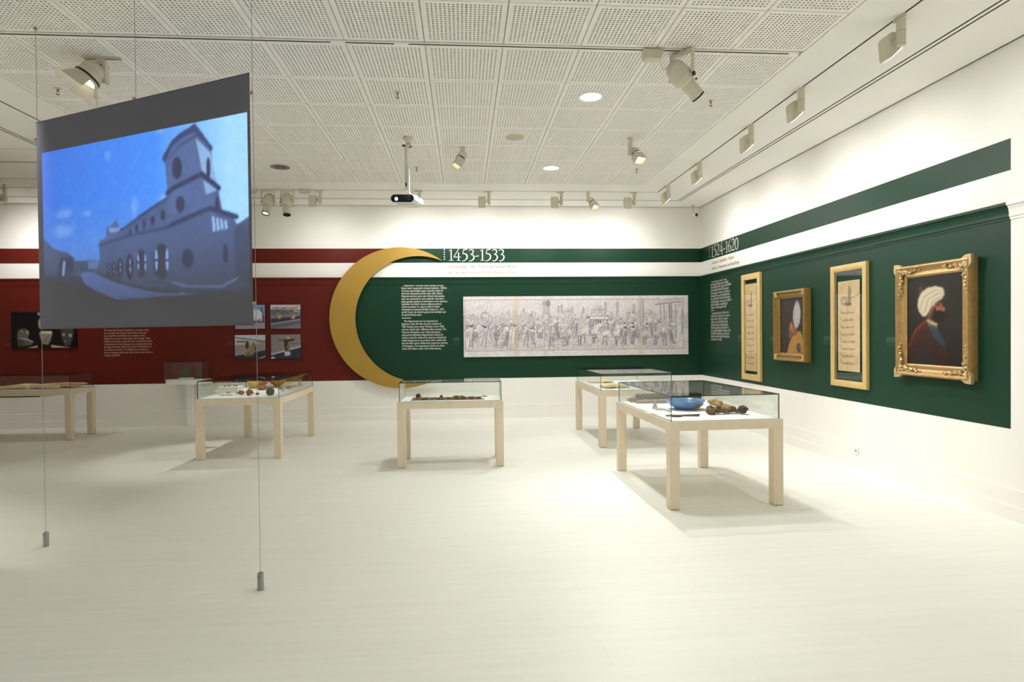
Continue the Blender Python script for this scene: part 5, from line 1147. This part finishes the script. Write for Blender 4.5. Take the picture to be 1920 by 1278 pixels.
# security camera in the corner
e = tag(empty('security_camera', (4.095, 10.74, CEIL)), 'small white security camera in the far ceiling corner', 'security camera')
MB().lathe([(0, .0), (.03, .0), (.03, -.012), (.012, -.02), (0, -.02)], n=18).build('mount', LAMPW, e, smooth=40)
MB().tube([(0, 0, -.015), (0, -.005, -.10), (.015, -.02, -.155)], .011, 10).build('stem', LAMPW, e, smooth=50)
d = Vector((.25, -.9, -.2)).normalized(); c = Vector((.022, -.03, -.175)); MB().lathe([(0, -.045), (.03, -.04), (.036, -.01), (.036, .03), (.03, .04)], c, d, 20).build('housing', WHITEPL, e, smooth=40); MB().lathe([(.030, .0395), (.018, .0405), (.018, .045), (0, .047)], c, d, 20).build('lens', BLACK, e, smooth=40)
# wall socket on the right baseboard
e = tag(empty('wall_socket', (RIGHT - .018, 6.456, .178), HALF), 'small white socket on the right baseboard', 'socket')
MB().box(-.04, .04, -.009, 0, -.04, .04).build('plate', WHITEPL, e, bevel=.004); MB().lathe([(.026, 0), (.024, .002), (.02, -.004), (0, -.004)], (0, -.0095, 0), (0, -1, 0), 18).build('socket_well', WHITEPL, e, smooth=40); MB().cyl((0, -.0065, .0), (0, -.0105, .0), .009, n=12).build('pin_hole', SLOT, e)

# ------------------------------------------------------------------ projector on its pole
e = tag(empty('ceiling_projector', (-.605, 7.12, CEIL)), 'white projector with glossy black face hanging on a ceiling pole', 'projector')
MB().lathe([(0, 0), (.055, 0), (.055, -.028), (.04, -.036), (.03, -.05), (.03, -.075), (0, -.075)], n=28).build('ceiling_plate', LAMPW, e, smooth=40)
MB().blob((0, 0, -.10), (.034, .034, .03), 3, .05, 14).build('ball_joint', LAMPW, e, smooth=60)
MB().cyl((-.03, 0, -.10), (-.062, 0, -.095), .013, n=12).build('clamp_bolt', BLACK, e, smooth=40); MB().cyl((.02, -.03, -.13), (.045, -.035, -.11), .006, n=8).build('clamp_lever', BLACK, e, smooth=40)
MB().cyl((-.022, 0, -.11), (-.022, 0, -.60), .017, n=16).build('pole', LAMPW, e, smooth=40); MB().cyl((.0, -.004, -.36), (.0, -.004, -.62), .014, n=14).build('lower_pole', WHITEPL, e, smooth=40)
MB().cyl((-.025, -.018, -.52), (-.025, -.018, -.56), .008, n=8).build('pole_bolt', BLACK, e, smooth=40); MB().tube([(.012, 0, -.41), (.014, 0, -.48), (.012, 0, -.52)], .003, 6).tube([(.02, .01, -.6), (.05, .02, -.64), (.10, .05, -.625), (.14, .10, -.645)], .004, 6).build('cable', BLACK, e, smooth=60)
fd = Vector((-.36, -.93, -.05)).normalized()
rz = math.atan2(fd.y, fd.x) + math.pi / 2                        # body's own -y looks along fd
M = Matrix.Rotation(rz, 3, 'Z') @ Matrix.Rotation(math.radians(4.5), 3, 'Y')
ctr = Vector((-.02, .09, -.70)); BW, BH, BD = .30, .102, .27
def stadium(w, h, n=10):
    r = h / 2 * .98; pts = []
    for sx in (1, -1):
        for i in range(n + 1):
            a = -math.pi / 2 + math.pi * i / n; pts.append((sx * (w / 2 - r) + sx * r * math.cos(a), sx * r * math.sin(a)))
    return pts
def loft(levels):
    mb = MB(); vs = []; n = len(levels[0][0])
    for pts, y in levels: vs += [ctr + M @ Vector((p[0], y, p[1])) for p in pts]
    fs = [(k * n + i, k * n + (i + 1) % n, (k + 1) * n + (i + 1) % n, (k + 1) * n + i) for k in range(len(levels) - 1) for i in range(n)]
    fs += [tuple(range(n))[::-1], tuple(range((len(levels) - 1) * n, len(levels) * n))]
    return mb.add(vs, fs)
loft([(stadium(BW - .008, BH - .008), -BD / 2), (stadium(BW, BH), -BD / 2 + .012), (stadium(BW, BH), BD / 2 - .03), (stadium(BW - .03, BH - .03), BD / 2)]).build('projector_body', WHITEPL, e, smooth=35)
ff = loft([(stadium(BW - .016, BH - .016), -BD / 2 - .003), (stadium(BW - .016, BH - .016), -BD / 2 + .004)]).build('front_face', BLACKGLOSS, e, smooth=35)
q = ctr + M @ Vector((-.07, -BD / 2 - .004, -.008)); MB().lathe([(.026, -.002), (.03, .004), (.026, .008), (.020, .005)], q, fd, 24).build('lens_ring', BLACK, ff, smooth=40); MB().lathe([(0, .007), (.012, .006), (.020, .003)], q, fd, 20).build('lens', LENSBLUE, ff, smooth=60)
INKP = mat('pale_marking', (150, 165, 190), .5, noise=.01)
MB().obox(ctr + M @ Vector((.085, -BD / 2 - .0035, .024)), (.03, .001, .006), M).obox(ctr + M @ Vector((.085, -BD / 2 - .0035, -.012)), (.032, .001, .004), M).build('face_marking', INKP, ff)
MB().obox(ctr + M @ Vector((0, .02, BH / 2 + .012)), (.16, .10, .012), M).obox(ctr + M @ Vector((0, .02, BH / 2 + .03)), (.05, .05, .03), M).build('mount_bracket', LAMPW, e, bevel=.003)
MB().obox(ctr + M @ Vector((.02, .0, -BH / 2 - .006)), (.20, .16, .010), M).build('base_plate', WHITEPL, e, bevel=.003)
MB().cyl(ctr + M @ Vector((-.075, -.06, BH / 2)), ctr + M @ Vector((-.075, -.06, BH / 2 + .012)), .012, n=10).cyl(ctr + M @ Vector((-.04, -.06, BH / 2)), ctr + M @ Vector((-.04, -.06, BH / 2 + .010)), .01, n=10).build('focus_dial', LAMPW, e, smooth=40)
